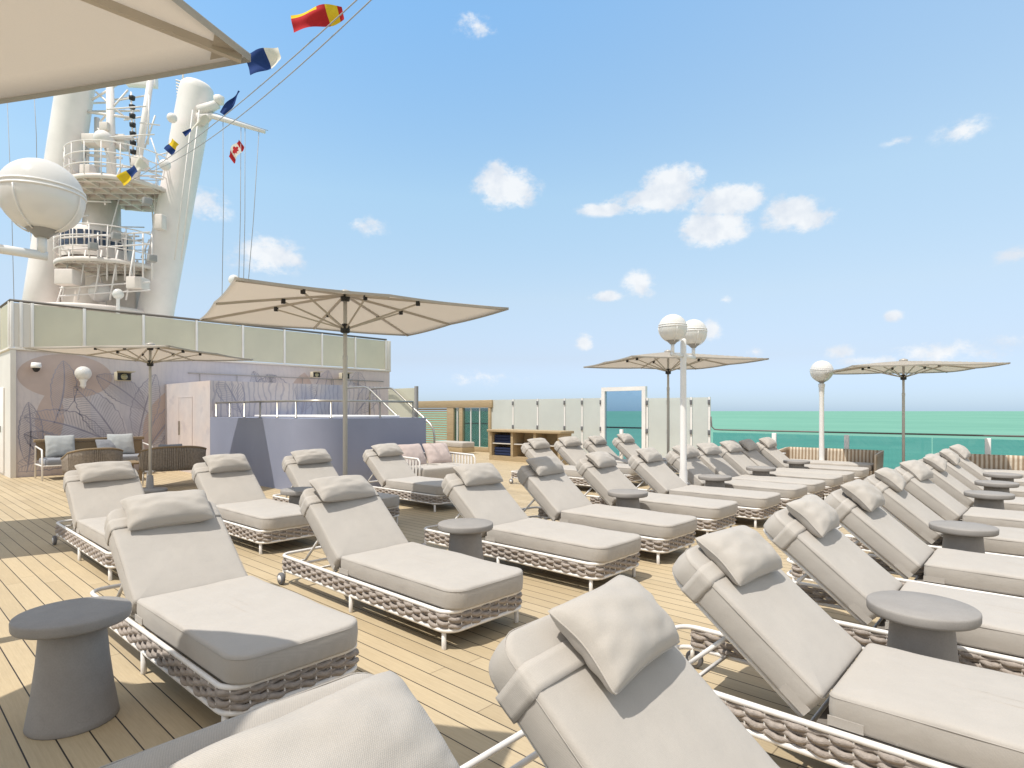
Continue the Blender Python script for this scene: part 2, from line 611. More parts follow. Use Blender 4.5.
# cloud puffs: (photo x, photo y, half width, half height, density)
puffs = [(506, 188, 36, 24, 1.1), (498, 172, 22, 14, .8), (672, 184, 36, 24, 1.15), (660, 199, 70, 15, 1.0), (728, 200, 42, 20, 1.1), (712, 229, 44, 20, 1.1), (612, 208, 44, 9, 0.75),
         (790, 212, 34, 20, 1.1), (812, 220, 30, 13, 1.0), (640, 284, 20, 16, 1.0), (606, 296, 22, 6, 0.7), (584, 342, 12, 10, 0.85), (712, 330, 13, 12, 0.85), (265, 255, 44, 22, 0.85),
         (200, 205, 36, 22, 0.6), (478, 26, 28, 18, 0.55), (962, 130, 34, 14, 0.5), (898, 141, 18, 6, 0.45), (894, 316, 12, 7, 0.6), (365, 225, 28, 13, 0.42), (725, 300, 10, 6, 0.5),
         (945, 352, 90, 16, 0.7), (838, 351, 26, 9, 0.6), (880, 360, 60, 9, .55), (1010, 255, 34, 12, 0.4), (480, 378, 60, 10, 0.4), (1010, 345, 40, 12, 0.5), (757, 352, 14, 7, .5)]
nz = N.new('ShaderNodeTexNoise')
nz.inputs['Scale'].default_value = 21
nz.inputs['Detail'].default_value = 9
nz.inputs['Roughness'].default_value = 0.68
mpw = N.new('ShaderNodeMapping')
mpw.inputs['Scale'].default_value = (1, 1, 1.5)
L.new(gen, mpw.inputs[0])
L.new(mpw.outputs[0], nz.inputs['Vector'])
total = None
for (px, py, hw, hh, dn) in puffs:
    hw, hh = hw * 1.15, hh * 1.2
    c = dirpx(px, py)
    r = dirpx(px + hw, py) - c
    u = dirpx(px, py - hh) - c
    # components measured in units of the half sizes
    a = dot_n(r / r.length_squared)
    b = dot_n(u / u.length_squared)
    ca, cb = c.dot(r) / r.length_squared, c.dot(u) / u.length_squared
    a = math_n(nt, 'SUBTRACT', a, ca)
    b = math_n(nt, 'SUBTRACT', b, cb)
    d2 = math_n(nt, 'ADD', math_n(nt, 'MULTIPLY', a, a), math_n(nt, 'MULTIPLY', b, b))
    m = math_n(nt, 'SUBTRACT', 1.0, math_n(nt, 'SQRT', d2))
    # only the hemisphere in front of the puff
    front = math_n(nt, 'GREATER_THAN', dot_n(c), 0.5)
    m = math_n(nt, 'MULTIPLY', math_n(nt, 'MAXIMUM', m, 0.0), front)
    m = math_n(nt, 'MULTIPLY', m, dn)
    total = m if total is None else math_n(nt, 'MAXIMUM', total, m)
# noise erodes the puffs
dens = math_n(nt, 'ADD', math_n(nt, 'MULTIPLY', total, 1.45), math_n(nt, 'MULTIPLY', math_n(nt, 'SUBTRACT', nz.outputs['Fac'], 0.5), 2.7))
has = math_n(nt, 'GREATER_THAN', total, 0.001)
fade = N.new('ShaderNodeMapRange')
fade.interpolation_type = 'SMOOTHSTEP'
fade.inputs['From Min'].default_value = 0.16
fade.inputs['From Max'].default_value = 0.92
L.new(dens, fade.inputs['Value'])
soft = N.new('ShaderNodeMapRange')
soft.inputs['From Min'].default_value = 0.0
soft.inputs['From Max'].default_value = 0.25
L.new(total, soft.inputs['Value'])
cl = math_n(nt, 'MULTIPLY', fade.outputs[0], soft.outputs[0], clamp=True)
cl = math_n(nt, 'MULTIPLY', cl, 0.88)
# brightness inside a cloud varies a little
nz2 = N.new('ShaderNodeTexNoise'); nz2.inputs['Scale'].default_value = 26; nz2.inputs['Detail'].default_value = 5
L.new(gen, nz2.inputs['Vector'])
SKY_GAIN = (1.12, 1.32, 1.36)
ccol = ramp(nt, nz2.outputs['Fac'], [(0.38, (3.55, 3.75, 4.05)), (0.58, (4.4, 4.45, 4.5))])
skyc = mix_rgb(nt, 1.0, sky.outputs[0], SKY_GAIN, 'MULTIPLY')
# the haze near the horizon is thinner than the model's
sepw = N.new('ShaderNodeSeparateXYZ')
L.new(gen, sepw.inputs[0])
haze = ramp(nt, sepw.outputs[2], [(0.0, (0.42, 0.475, 0.70)), (0.035, (0.475, 0.465, 0.65)), (0.085, (0.61, 0.48, 0.52)), (0.182, (0.90, 0.67, 0.57)), (0.332, (1.09, 0.91, 0.73)), (0.556, (0.94, 1.0, 0.93))])
skyc = mix_rgb(nt, 1.0, skyc, haze, 'MULTIPLY')
fill_veil = N.new('ShaderNodeMapRange')  # invented bright layer above the frame, added as neutral fill light
fill_veil.interpolation_type = 'SMOOTHSTEP'
fill_veil.inputs['From Min'].default_value = 0.60
fill_veil.inputs['From Max'].default_value = 0.85
L.new(sepw.outputs[2], fill_veil.inputs['Value'])
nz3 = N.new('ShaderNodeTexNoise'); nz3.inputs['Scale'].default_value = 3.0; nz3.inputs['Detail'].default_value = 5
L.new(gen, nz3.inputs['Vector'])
vf = math_n(nt, 'MULTIPLY', fill_veil.outputs[0], math_n(nt, 'ADD', 0.55, math_n(nt, 'MULTIPLY', nz3.outputs['Fac'], 0.6)), clamp=True)
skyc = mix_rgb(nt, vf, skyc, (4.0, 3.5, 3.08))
back = N.new('ShaderNodeMapRange')          # invented pale haze, added for warmer fill light, behind the photographer
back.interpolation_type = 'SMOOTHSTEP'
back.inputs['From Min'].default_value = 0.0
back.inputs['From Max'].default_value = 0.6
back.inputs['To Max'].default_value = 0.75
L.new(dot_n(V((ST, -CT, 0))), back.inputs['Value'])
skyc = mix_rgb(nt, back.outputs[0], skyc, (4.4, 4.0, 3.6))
side = N.new('ShaderNodeMapRange')          # paler sky out over the open sea
side.interpolation_type = 'SMOOTHSTEP'
side.inputs['From Min'].default_value = -0.25
side.inputs['From Max'].default_value = 0.85
side.inputs['To Max'].default_value = 0.38
L.new(dot_n(V((CT, ST, 0))), side.inputs['Value'])
skyc = mix_rgb(nt, side.outputs[0], skyc, (2.75, 3.5, 4.3))
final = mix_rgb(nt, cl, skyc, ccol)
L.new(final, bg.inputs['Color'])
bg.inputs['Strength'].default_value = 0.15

sun_d = bpy.data.lights.new('sun', 'SUN')
sun_d.energy = 2.95
sun_d.angle = radians(0.5)
sun_d.color = (1.0, 0.955, 0.88)
sun = bpy.data.objects.new('sun', sun_d)
col.objects.link(sun)
sun.rotation_euler = SUN_DIR.to_track_quat('Z', 'Y').to_euler()
sun.location = (0, -10, 20)

scn.view_settings.view_transform = 'Standard'
scn.view_settings.look = 'None'
scn.view_settings.exposure = 0.55
scn.view_settings.gamma = 1.0

# ------------------------------------------------------------------ setting
RAIL_Y = 15.5
b = MB()
b.box(-34, 12, -14, RAIL_Y + 0.25, -0.35, 0.0)
tag(b.build('deck', M['deck']), kind='structure')
b = MB()
b.box(-33.9, 11.9, -13.9, RAIL_Y + 0.2, -21.99, -0.36)
tag(b.build('ship_hull', M['hull']), 'white ship side dropping from the edge of the deck', 'hull')
b = MB()
S = 90000
b.add([(-S, -S, -22), (S, -S, -22), (S, S, -22), (-S, S, -22)], [(0, 1, 2, 3)])
tag(b.build('sea', M['sea']), kind='structure')

# ------------------------------------------------------------------ sun lounger
FX0, FX1, FW = -1.12, 1.13, 0.355
ZL, ZU = 0.125, 0.243
PIV = V((-0.25, 0, 0.257))
ANG = radians(39)
BL, BT = 0.785, 0.135


def rrect(x0, x1, hw, rl, rr_, n=7):
    """rounded rectangle outline, starting at the x0 / -y corner, radii rl at x0 and rr_ at x1"""
    pts = []
    for (cx, cy, r, a0) in ((x0 + rl, -hw + rl, rl, pi), (x1 - rr_, -hw + rr_, rr_, 1.5 * pi),
                            (x1 - rr_, hw - rr_, rr_, 0.0), (x0 + rl, hw - rl, rl, 0.5 * pi)):
        for i in range(n + 1):
            a = a0 + 0.5 * pi * i / n
            pts.append((cx + r * cos(a), cy + r * sin(a)))
    return pts


def densify(pts, step, closed=True):
    out = []
    k = len(pts)
    for i in range(k if closed else k - 1):
        a, b_ = V((*pts[i], 0)), V((*pts[(i + 1) % k], 0))
        d = (b_ - a).length
        m = max(1, int(d / step))
        for j in range(m):
            p = a.lerp(b_, j / m)
            out.append((p.x, p.y))
    if not closed:
        out.append(pts[-1])
    return out


def cushion(x0, x1, hw, T, rl, rr_, e=0.019, crown=0.010, seed=0, n=7):
    """soft box with rounded corners; z from 0 to T"""
    b = MB()
    loops = []
    lev = [(e * 2.2, 0.0), (e * 0.6, 0.0), (e * 0.15, e * 0.25), (0.0, e * 0.8), (-0.004, T * 0.5), (0.0, T - e), (e * 0.12, T - e * 0.55),
           (e * 0.45, T - e * 0.16), (e, T), (e * 1.9, T + crown * 0.3), (0.10, T + crown * 0.6), (0.16, T + crown * 0.85), (0.23, T + crown), (hw - 0.03, T + crown)]
    cx = (x0 + x1) / 2
    vs, fs = [], []
    k = None
    for (ins, z) in lev:
        pts = rrect(x0 + ins, x1 - ins, hw - ins, max(rl - ins, 0.004), max(rr_ - ins, 0.004), n)
        # extra points along the straight sides
        full = []
        q = n + 1
        for c in range(4):
            seg = pts[c * q:(c + 1) * q]
            full += seg
            a, d = seg[-1], pts[((c + 1) * q) % (4 * q)]
            m = 14 if c in (0, 2) else 8
            for j in range(1, m):
                t = j / m
                full.append((a[0] + (d[0] - a[0]) * t, a[1] + (d[1] - a[1]) * t))
        k = len(full)
        for (x, y) in full:
            nn = 1.25 * noise.noise(V((x * 4.5 + seed * 7.1, y * 4.5, z * 6 + seed))) + 0.5 * noise.noise(V((x * 3 + y * 9 + seed, y * 3 - x * 2, z * 4)))
            n2 = noise.noise(V((x * 17 + seed, y * 17, z * 15)))
            w = 1.0 if z > T * 0.4 else 0.4
            vs.append((x + 0.002 * n2 * w, y + (0.004 * nn + 0.0015 * n2) * w * (1 if ins < 0.02 else 0.2), z + (0.0045 * nn + 0.0012 * n2) * w))
    for i in range(len(lev) - 1):
        for j in range(k):
            j2 = (j + 1) % k
            fs.append((i * k + j, i * k + j2, (i + 1) * k + j2, (i + 1) * k + j))
    fs.append(tuple(reversed(range(k))))
    fs.append(tuple(range((len(lev) - 1) * k, len(lev) * k)))
    b.add(vs, fs, True)
    return b


def piping(x0, x1, hw, z, rl, rr_, r=0.0016):
    pts = densify(rrect(x0, x1, hw, rl, rr_, 6), 0.15)
    b = MB()
    b.tube([(p[0], p[1], z) for p in pts], r, 5, closed=True)
    return b


def pillow_mesh(name, lx, ly, T, seed, pinch=0.10, mat='pillow'):
    """pinched pillow lying flat, centred"""
    b = MB()
    NU, NVV = 34, 40
    def pt(u, v, side):
        a, c = 2 * u - 1, 2 * v - 1
        sa, sc = (1 - abs(a) ** 2.6), (1 - abs(c) ** 2.6)
        h = (max(sa, 0) ** 0.48) * (max(sc, 0) ** 0.48)
        # edges bow in, corners stay out as ears
        x = a * lx / 2 * (1 - pinch * (1 - c * c) * abs(a) ** 3 - 0.05 * abs(a * c) ** 6)
        y = c * ly / 2 * (1 - pinch * 0.8 * (1 - a * a) * abs(c) ** 3 - 0.05 * abs(a * c) ** 6)
        edge = max(abs(a), abs(c))
        wr = noise.noise(V((a * 2.2 + seed * 3.3, c * 2.2, side * 5))) * 0.010
        ang = math.atan2(c, a)
        wr2 = sin(a * 12 + seed + 2.5 * noise.noise(V((a * 2, c * 2, seed)))) * 0.011 * max(0, abs(c) - 0.55) * (1 - edge ** 10)
        wr2 += 0.004 * noise.noise(V((a * 3.1 + seed, c * 3.1, side * 3)))
        z = side * (h * T / 2 + (wr + wr2) * (h ** 0.5))
        z += -0.012 * a * a                       # ends droop a little
        z += 0.006 * noise.noise(V((a * 1.3, c * 1.3, seed + 9)))
        return V((x, y, z))
    b.grid(lambda u, v: pt(u, v, 1), NU, NVV)
    b.grid(lambda u, v: pt(u, v, -1), NU, NVV, flip=True)
    # welt along the seam
    edge = [pt(i / 24, 0, 0) for i in range(24)] + [pt(1, i / 18, 0) for i in range(18)] + [pt(1 - i / 24, 1, 0) for i in range(24)] + [pt(0, 1 - i / 18, 0) for i in range(18)]
    b.tube(edge, 0.003, 5, closed=True)
    return b.mesh(name, M[mat])


PILLOWS = [pillow_mesh('pillow', lx, ly, T, s, p) for s, p, lx, ly, T in ((1, .07, 0.275, .57, .155), (2.7, .09, 0.285, .55, .165), (4.2, .06, 0.265, .58, .15), (6.1, .10, 0.29, .55, .17), (8.3, .08, 0.275, .565, .14), (9.9, .07, 0.28, .575, .16))]
SQUARE_PILLOWS = [pillow_mesh('pillow', lx, ly, T, s, p) for s, p, lx, ly, T in ((1.4, .09, .30, .50, .155), (3.1, .11, .305, .485, .165), (5.2, .08, .295, .51, .15), (7.7, .12, .30, .495, .165))]
BIG_PILLOW = pillow_mesh('pillow', 0.32, 0.56, 0.17, 2.2, .08)
BACK_MAT = Matrix.Translation(PIV) @ Matrix.Rotation(ANG, 4, 'Y')    # local -x runs up the slope


def make_lounger():
    root = empty('sun_lounger')
    outline = rrect(FX0, FX1, FW, 0.10, 0.10, 6)
    loop = densify(outline, 0.2)
    fr = MB()
    fr.tube([(x, y, ZU) for x, y in loop], 0.0135, 8, closed=True)
    fr.tube([(x, y, ZL) for x, y in loop], 0.0135, 8, closed=True)
    # thin rods
    path = densify(rrect(FX0, FX1, FW, 0.10, 0.10, 10), 0.004)
    # open path: head -y corner -> foot -> head +y corner
    total_pts = [p for p in path]
    # arc-length table along the part with the weave (skip the head end)
    start = next(i for i, p in enumerate(total_pts) if p[0] > FX0 + 0.10 and p[1] < 0)
    end = max(i for i, p in enumerate(total_pts) if p[0] > FX0 + 0.10 and p[1] > 0)
    wp = total_pts[max(0, start - 8):end + 8]
    acc = [0.0]
    for i in range(1, len(wp)):
        acc.append(acc[-1] + math.hypot(wp[i][0] - wp[i - 1][0], wp[i][1] - wp[i - 1][1]))
    Ltot = acc[-1]
    def sample(s):
        import bisect
        i = min(max(bisect.bisect_left(acc, s), 1), len(acc) - 1)
        t = (s - acc[i - 1]) / max(acc[i] - acc[i - 1], 1e-9)
        a, c = wp[i - 1], wp[i]
        p = V((a[0] + (c[0] - a[0]) * t, a[1] + (c[1] - a[1]) * t, 0))
        i0, i1 = max(i - 6, 0), min(i + 5, len(wp) - 1)
        d = V((wp[i1][0] - wp[i0][0], wp[i1][1] - wp[i0][1], 0)).normalized()
        return p, V((d.y, -d.x, 0))
    nrod = 60
    sp = Ltot / nrod
    for i in range(nrod + 1):
        p, nn = sample(i * sp)
        p = p + nn * 0.004
        fr.tube([(p.x, p.y, ZL), (p.x, p.y, ZU)], 0.0046, 6, caps=False)
    # head end cross rods under the mattress
    for x in (-0.85, -0.28, 0.3, 0.85):
        fr.tube([(x, -FW, ZL + 0.006), (x, FW, ZL + 0.006)], 0.011, 6)
    fr.build('frame', M['frame'], root)
    # ropes woven in and out of the rods
    rp = MB()
    rows = 4
    for k in range(rows):
        z0 = ZL + 0.0135 + (ZU - ZL - 0.027) * (k + 0.5) / rows
        pts, rad = [], []
        steps = nrod * 5
        for i in range(steps + 1):
            s = Ltot * i / steps
            p, nn = sample(s)
            ph = pi * s / sp + pi * (k % 2)
            w = sin(ph)
            q = p + nn * (0.0105 * w - 0.001)
            pts.append((q.x, q.y, z0 + 0.0035 * sin(2 * ph + k) + 0.003 * cos(ph)))
            rad.append(0.0125 + 0.0036 * abs(w))
        rp.tube(pts, rad, 6)
    rp.build('rope_weave', M['rope'], root)
    # legs
    for sx, sy in ((1.06, 1), (1.06, -1), (0.02, 1), (0.02, -1)):
        lg = MB()
        lg.lathe([(0.014, 0.0), (0.0155, 0.004), (0.0155, ZL)], 10, (sx, sy * (FW - (0.02 if sx > 1 else 0.0)), 0))
        lg.build('leg', M['frame'], root)
    for sy in (1, -1):
        w = MB()
        R = Matrix.Rotation(pi / 2, 3, 'X')
        w.lathe([(0.02, -0.015), (0.047, -0.015), (0.052, -0.009), (0.052, 0.009), (0.047, 0.015), (0.02, 0.015)], 18, (-1.05, sy * (FW + 0.022), 0.052), R)
        wo = w.build('wheel', M['rubber'], root)
        h = MB()
        h.lathe([(0.031, -0.019), (0.031, 0.019)], 14, (-1.05, sy * (FW + 0.022), 0.052), R)
        h.tube([(-1.05, sy * (FW - 0.005), 0.052), (-1.05, sy * (FW - 0.005), ZL)], 0.013, 6)
        h.build('hub', M['frame'], wo)
    # sling under the seat
    s = MB()
    s.box(-0.2, 1.09, -0.335, 0.335, 0.247, 0.254)
    s.build('seat_sling', M['sling'], root)
    # back frame
    bf = MB()
    u = [(-0.0, -0.31, -0.016), (-0.35, -0.31, -0.016), (-0.70, -0.31, -0.016), (-0.755, -0.27, -0.016), (-0.765, -0.2, -0.016), (-0.765, 0.2, -0.016), (-0.755, 0.27, -0.016), (-0.70, 0.31, -0.016), (-0.35, 0.31, -0.016), (0.0, 0.31, -0.016)]
    bf.tube(u, 0.013, 8)
    bf.tube([(-0.40, -0.31, -0.016), (-0.40, 0.31, -0.016)], 0.010, 8)
    bf.box(-0.74, -0.02, -0.30, 0.30, -0.012, -0.006, mi=1)
    bf.transform(BACK_MAT)
    bf.build('backrest_frame', [M['frame'], M['sling']], root)
    hinge = BACK_MAT @ V((-0.40, 0, -0.025))
    for sy in (1, -1):
        p = MB()
        p.tube([(hinge.x, sy * 0.25, hinge.z), (-0.86, sy * 0.25, ZU - 0.02)], 0.0115, 8)
        p.tube([(-0.86, sy * 0.25, ZU - 0.02), (-0.86, sy * 0.33, ZU - 0.02)], 0.010, 8)
        p.build('prop', M['frame'], root)
    c = cushion(-0.155, 1.175, 0.345, 0.135, 0.03, 0.115, seed=1)
    c.transform(Matrix.Translation((0, 0, 0.256)))
    sc = c.build('seat_cushion', M['cushion'], root)
    p = piping(-0.155, 1.176, 0.346, 0.256 + 0.118, 0.03, 0.115)
    for sy in (-1, 1):
        p.box(-0.156, -0.03, sy * 0.347 - 0.002, sy * 0.347 + 0.002, 0.262, 0.300)
    p.build('seam', M['cushion'], sc)
    c = cushion(-BL, 0.0, 0.345, BT, 0.085, 0.03, seed=3)
    c.transform(BACK_MAT)
    bc = c.build('back_cushion', M['cushion'], root)
    p = piping(-BL - .001, 0.0, 0.346, BT - 0.017, 0.085, 0.03)
    for sy in (-1, 1):
        p.box(-0.125, 0.0, sy * 0.347 - 0.002, sy * 0.347 + 0.002, 0.010, 0.050)
    p.transform(BACK_MAT)
    p.build('seam', M['cushion'], bc)
    # pillow with its wide strap round the cushion
    pil = bpy.data.objects.new('pillow', PILLOWS[0])
    col.objects.link(pil)
    pil.parent = root
    pil['rest'] = 1
    ctr = BACK_MAT @ V((-0.672, 0.02, BT + 0.062))
    pil.location = ctr
    pil.rotation_euler = (0, ANG - radians(3), 0)
    st = MB()
    def band(u, v):
        # u round the cushion from under -y edge over the top to under +y edge, v across the band
        x = -0.676 + 0.088 * v + 0.005 * sin(u * 9)
        hw, T = 0.345, BT
        prof = [(-hw + 0.05, -0.020), (-hw, -0.012), (-hw - 0.0035, 0.03), (-hw - 0.0035, T - 0.026), (-hw + 0.002, T - 0.010), (-hw + 0.020, T + 0.003), (-0.12, T + 0.017),
                (0.12, T + 0.017), (hw - 0.020, T + 0.003), (hw - 0.002, T - 0.010), (hw + 0.0035, T - 0.026), (hw + 0.0035, 0.03), (hw, -0.012), (hw - 0.05, -0.020)]
        f = u * (len(prof) - 1)
        i = min(int(f), len(prof) - 2)
        t = f - i
        y = prof[i][0] * (1 - t) + prof[i + 1][0] * t
        z = prof[i][1] * (1 - t) + prof[i + 1][1] * t
        lift = 0.003 * v * v * (1 + sin(u * 14))
        return BACK_MAT @ V((x, y, z + lift))
    st.grid(band, 52, 4)
    so = st.build('strap', M['pillow'], bc)
    md = so.modifiers.new('thickness', 'SOLIDIFY')
    md.thickness = 0.0025
    return root


loungers = []
proto = make_lounger()
LG_R, LG_M, LG_L = 'sun loungers of the right-hand row', 'sun loungers of the middle row', 'sun loungers of the left-hand row'
# (row centre x, y, turn in degrees, label)
XR, XM, XL = -0.53, -3.92, -7.27
spots = [
    (XR + 0.01, 0.57, 0, LG_R, 'nearest sun lounger at the bottom edge, its grey-shaded back and half-lit pillow seen from behind'),
    (XR + 0.10, 1.60, 0, LG_R, 'sun lounger in the foreground with a big tilted pillow, cut off by the bottom edge'),
    (XR, 2.94, 0, LG_R, 'sun lounger with its long seat in front of the nearest table at the right edge'),
    (XR - 0.06, 4.30, 0, LG_R, 'sun lounger just behind the nearest table at the right edge'),
    (XR - 0.06, 5.60, 0, LG_R, 'sun lounger in front of the second table of the right-hand row'),
    (XR - 0.12, 7.08, 0, LG_R, 'sun lounger just behind the second table of the right-hand row'),
    (XR - 0.10, 8.38, 0, LG_R, 'sun lounger between the second and third tables of the right row, nearer the third'),
    (XR - 0.10, 9.78, 0, LG_R, 'sun lounger just behind the third table of the right-hand row'),
    (XR - 0.12, 11.25, 0, LG_R, 'sun lounger just behind the fourth table of the right-hand row'),
    (XR - 0.14, 12.75, 0, LG_R, 'last sun lounger of the right-hand row, behind its farthest table by the wicker sofa'),
    (XM + 0.03, 1.46, 0, LG_M, 'sun lounger beside the dark table, its foot corner in the parasol shadow'),
    (XM, 2.84, 0, LG_M, 'sunlit sun lounger with whole rope-woven side showing, in front of the mid-deck table'),
    (XM, 4.42, 0, LG_M, 'sun lounger behind the round mid-deck table, foot reaching towards the foreground pillow'),
    (XM - 0.05, 5.64, 0, LG_M, 'sun lounger with the top of its backrest and half its pillow in parasol shade'),
    (XM - 0.16, 6.97, 0, LG_M, 'sun lounger with a table hiding its fold, left of the white double lamp post'),
    (XM - 0.04, 8.12, 0, LG_M, 'sun lounger whose backrest ends beside the foot of the double lamp post'),
    (XM - 0.04, 9.28, 0, LG_M, 'sun lounger with its pillow just right of the double lamp post'),
    (XM - 0.02, 10.12, 0, LG_M, 'second sun lounger right of the double lamp post, shade across its backrest'),
    (XM - 0.02, 11.15, 0, LG_M, 'third sun lounger right of the double lamp post, behind a table'),
    (XM - 0.02, 11.92, 0, LG_M, 'fourth sun lounger right of the double lamp post, with a shaded backrest'),
    (XM - 0.02, 13.05, 0, LG_M, 'last sun lounger of the middle row, nearest the wicker sofa under the railing'),
    (XL, 1.86, 0, LG_L, 'sun lounger at the far left with its wheels in the shade on the deck'),
    (XL + 0.02, 3.18, 0, LG_L, 'sun lounger in front of the trapezoid shadow on the blue-grey wall'),
    (XL - 0.28, 4.50, 0, LG_L, 'sun lounger left of the big parasol pole, its foot hidden by a pillow in front'),
    (XL - 0.66, 6.13, 0, LG_L, 'sun lounger with shaded seat beside the white slatted daybed'),
    (XL - 0.05, 9.48, 0, LG_L, 'far sun lounger in front of the wooden towel cabinet'),
    (XL - 0.05, 10.55, 0, LG_L, 'far sun lounger just right of the wooden towel cabinet'),
    (XL - 0.05, 11.62, 0, LG_L, 'far sun lounger in front of the white frame of the screen opening, left side'),
    (XL + 0.0, 12.78, 0, LG_L, 'far sun lounger in front of the dark glass opening of the screen'),
]
rng = random.Random(5)
for i, (x, y, rz, grp, lab) in enumerate(spots):
    o = proto if i == 0 else copy_tree(proto)
    o.location = (x, y, 0)
    o.rotation_euler = (0, 0, radians(rz + rng.uniform(-0.9, 0.9)))
    tag(o, lab, 'sun lounger', grp)
    loungers.append(o)
for i, o in enumerate(loungers):
    for ch in [c for c in bpy.data.objects if c.parent == o and c.name.split('.')[0] == 'pillow']:
        if i == 0:
            ch.location = ch.location + V((0.045, 0.04, -0.045))
        ch.data = PILLOWS[(i * 5 + 1) % 6]
        if i < 10:                              # the right-hand row has squarer pillows lying lower on the backrest
            ch.data = BIG_PILLOW if i == 0 else SQUARE_PILLOWS[i % 4]
            ch.location = ch.location + V((0.030, 0.0, -0.022))
        ch.rotation_euler = (radians(rng.uniform(-2.5, 2.5)), ANG - radians(rng.uniform(-3, 4)), radians(rng.uniform(-6, 6)))
        ch.location = ch.location + V((rng.uniform(-0.012, 0.02), rng.uniform(-0.03, 0.03), rng.uniform(-0.004, 0.008)))
for o in [c for c in bpy.data.objects if 'rest' in c]:
    del o['rest']

# ------------------------------------------------------------------ side tables
def make_table():
    root = empty('side_table')
    t = MB()
    t.lathe([(0.0, 0.472), (0.20, 0.472), (0.230, 0.473), (0.237, 0.478), (0.240, 0.486), (0.241, 0.516), (0.239, 0.523), (0.234, 0.527), (0.10, 0.528), (0.0, 0.528)], 48, caps=False)
    t.build('table_top', M['table'], root)
    t = MB()
    t.lathe([(0.0, 0.0), (0.186, 0.0), (0.190, 0.006), (0.186, 0.03), (0.165, 0.16), (0.148, 0.30), (0.138, 0.42), (0.136, 0.4725), (0.0, 0.4725)], 40, caps=False)
    t.build('pedestal', M['table'], root)
    return root


tproto = make_table()
tspots = [(-3.545, 0.71, 'dark grey pedestal table mostly in parasol shade at the far left'),
          (-3.83, 3.58, 'grey round pedestal table on the deck between the two sunlit loungers mid-frame'),
          (-3.88, 6.31, 'grey round table hiding the lounger fold left of the double lamp post'),
          (-3.84, 8.70, 'grey round table just right of the foot of the double lamp post'),
          (-3.84, 10.57, 'grey round table second to the right of the double lamp post'),
          (-3.84, 12.46, 'small far round table beside the single lamp post and wicker sofa'),
          (-0.52, 3.62, 'large nearest round table at the right edge between two loungers'),
          (-0.62, 6.36, 'second round table from the front at the right edge'),
          (-0.64, 9.10, 'third round table from the front at the right edge'),
          (-0.66, 10.55, 'fourth round table from the front at the right edge'),
          (-0.68, 12.02, 'farthest round table at the right edge, before the wicker sofa'),
          (-7.0, 3.74, 'grey round table left of the big parasol pole, before the blue-grey wall')]
for i, (x, y, lab) in enumerate(tspots):
    o = tproto if i == 0 else copy_tree(tproto)
    o.location = (x, y, 0)
    o.rotation_euler = (0, 0, rng.uniform(0, 6))
    tag(o, lab, 'side table', 'round grey side tables between the loungers')


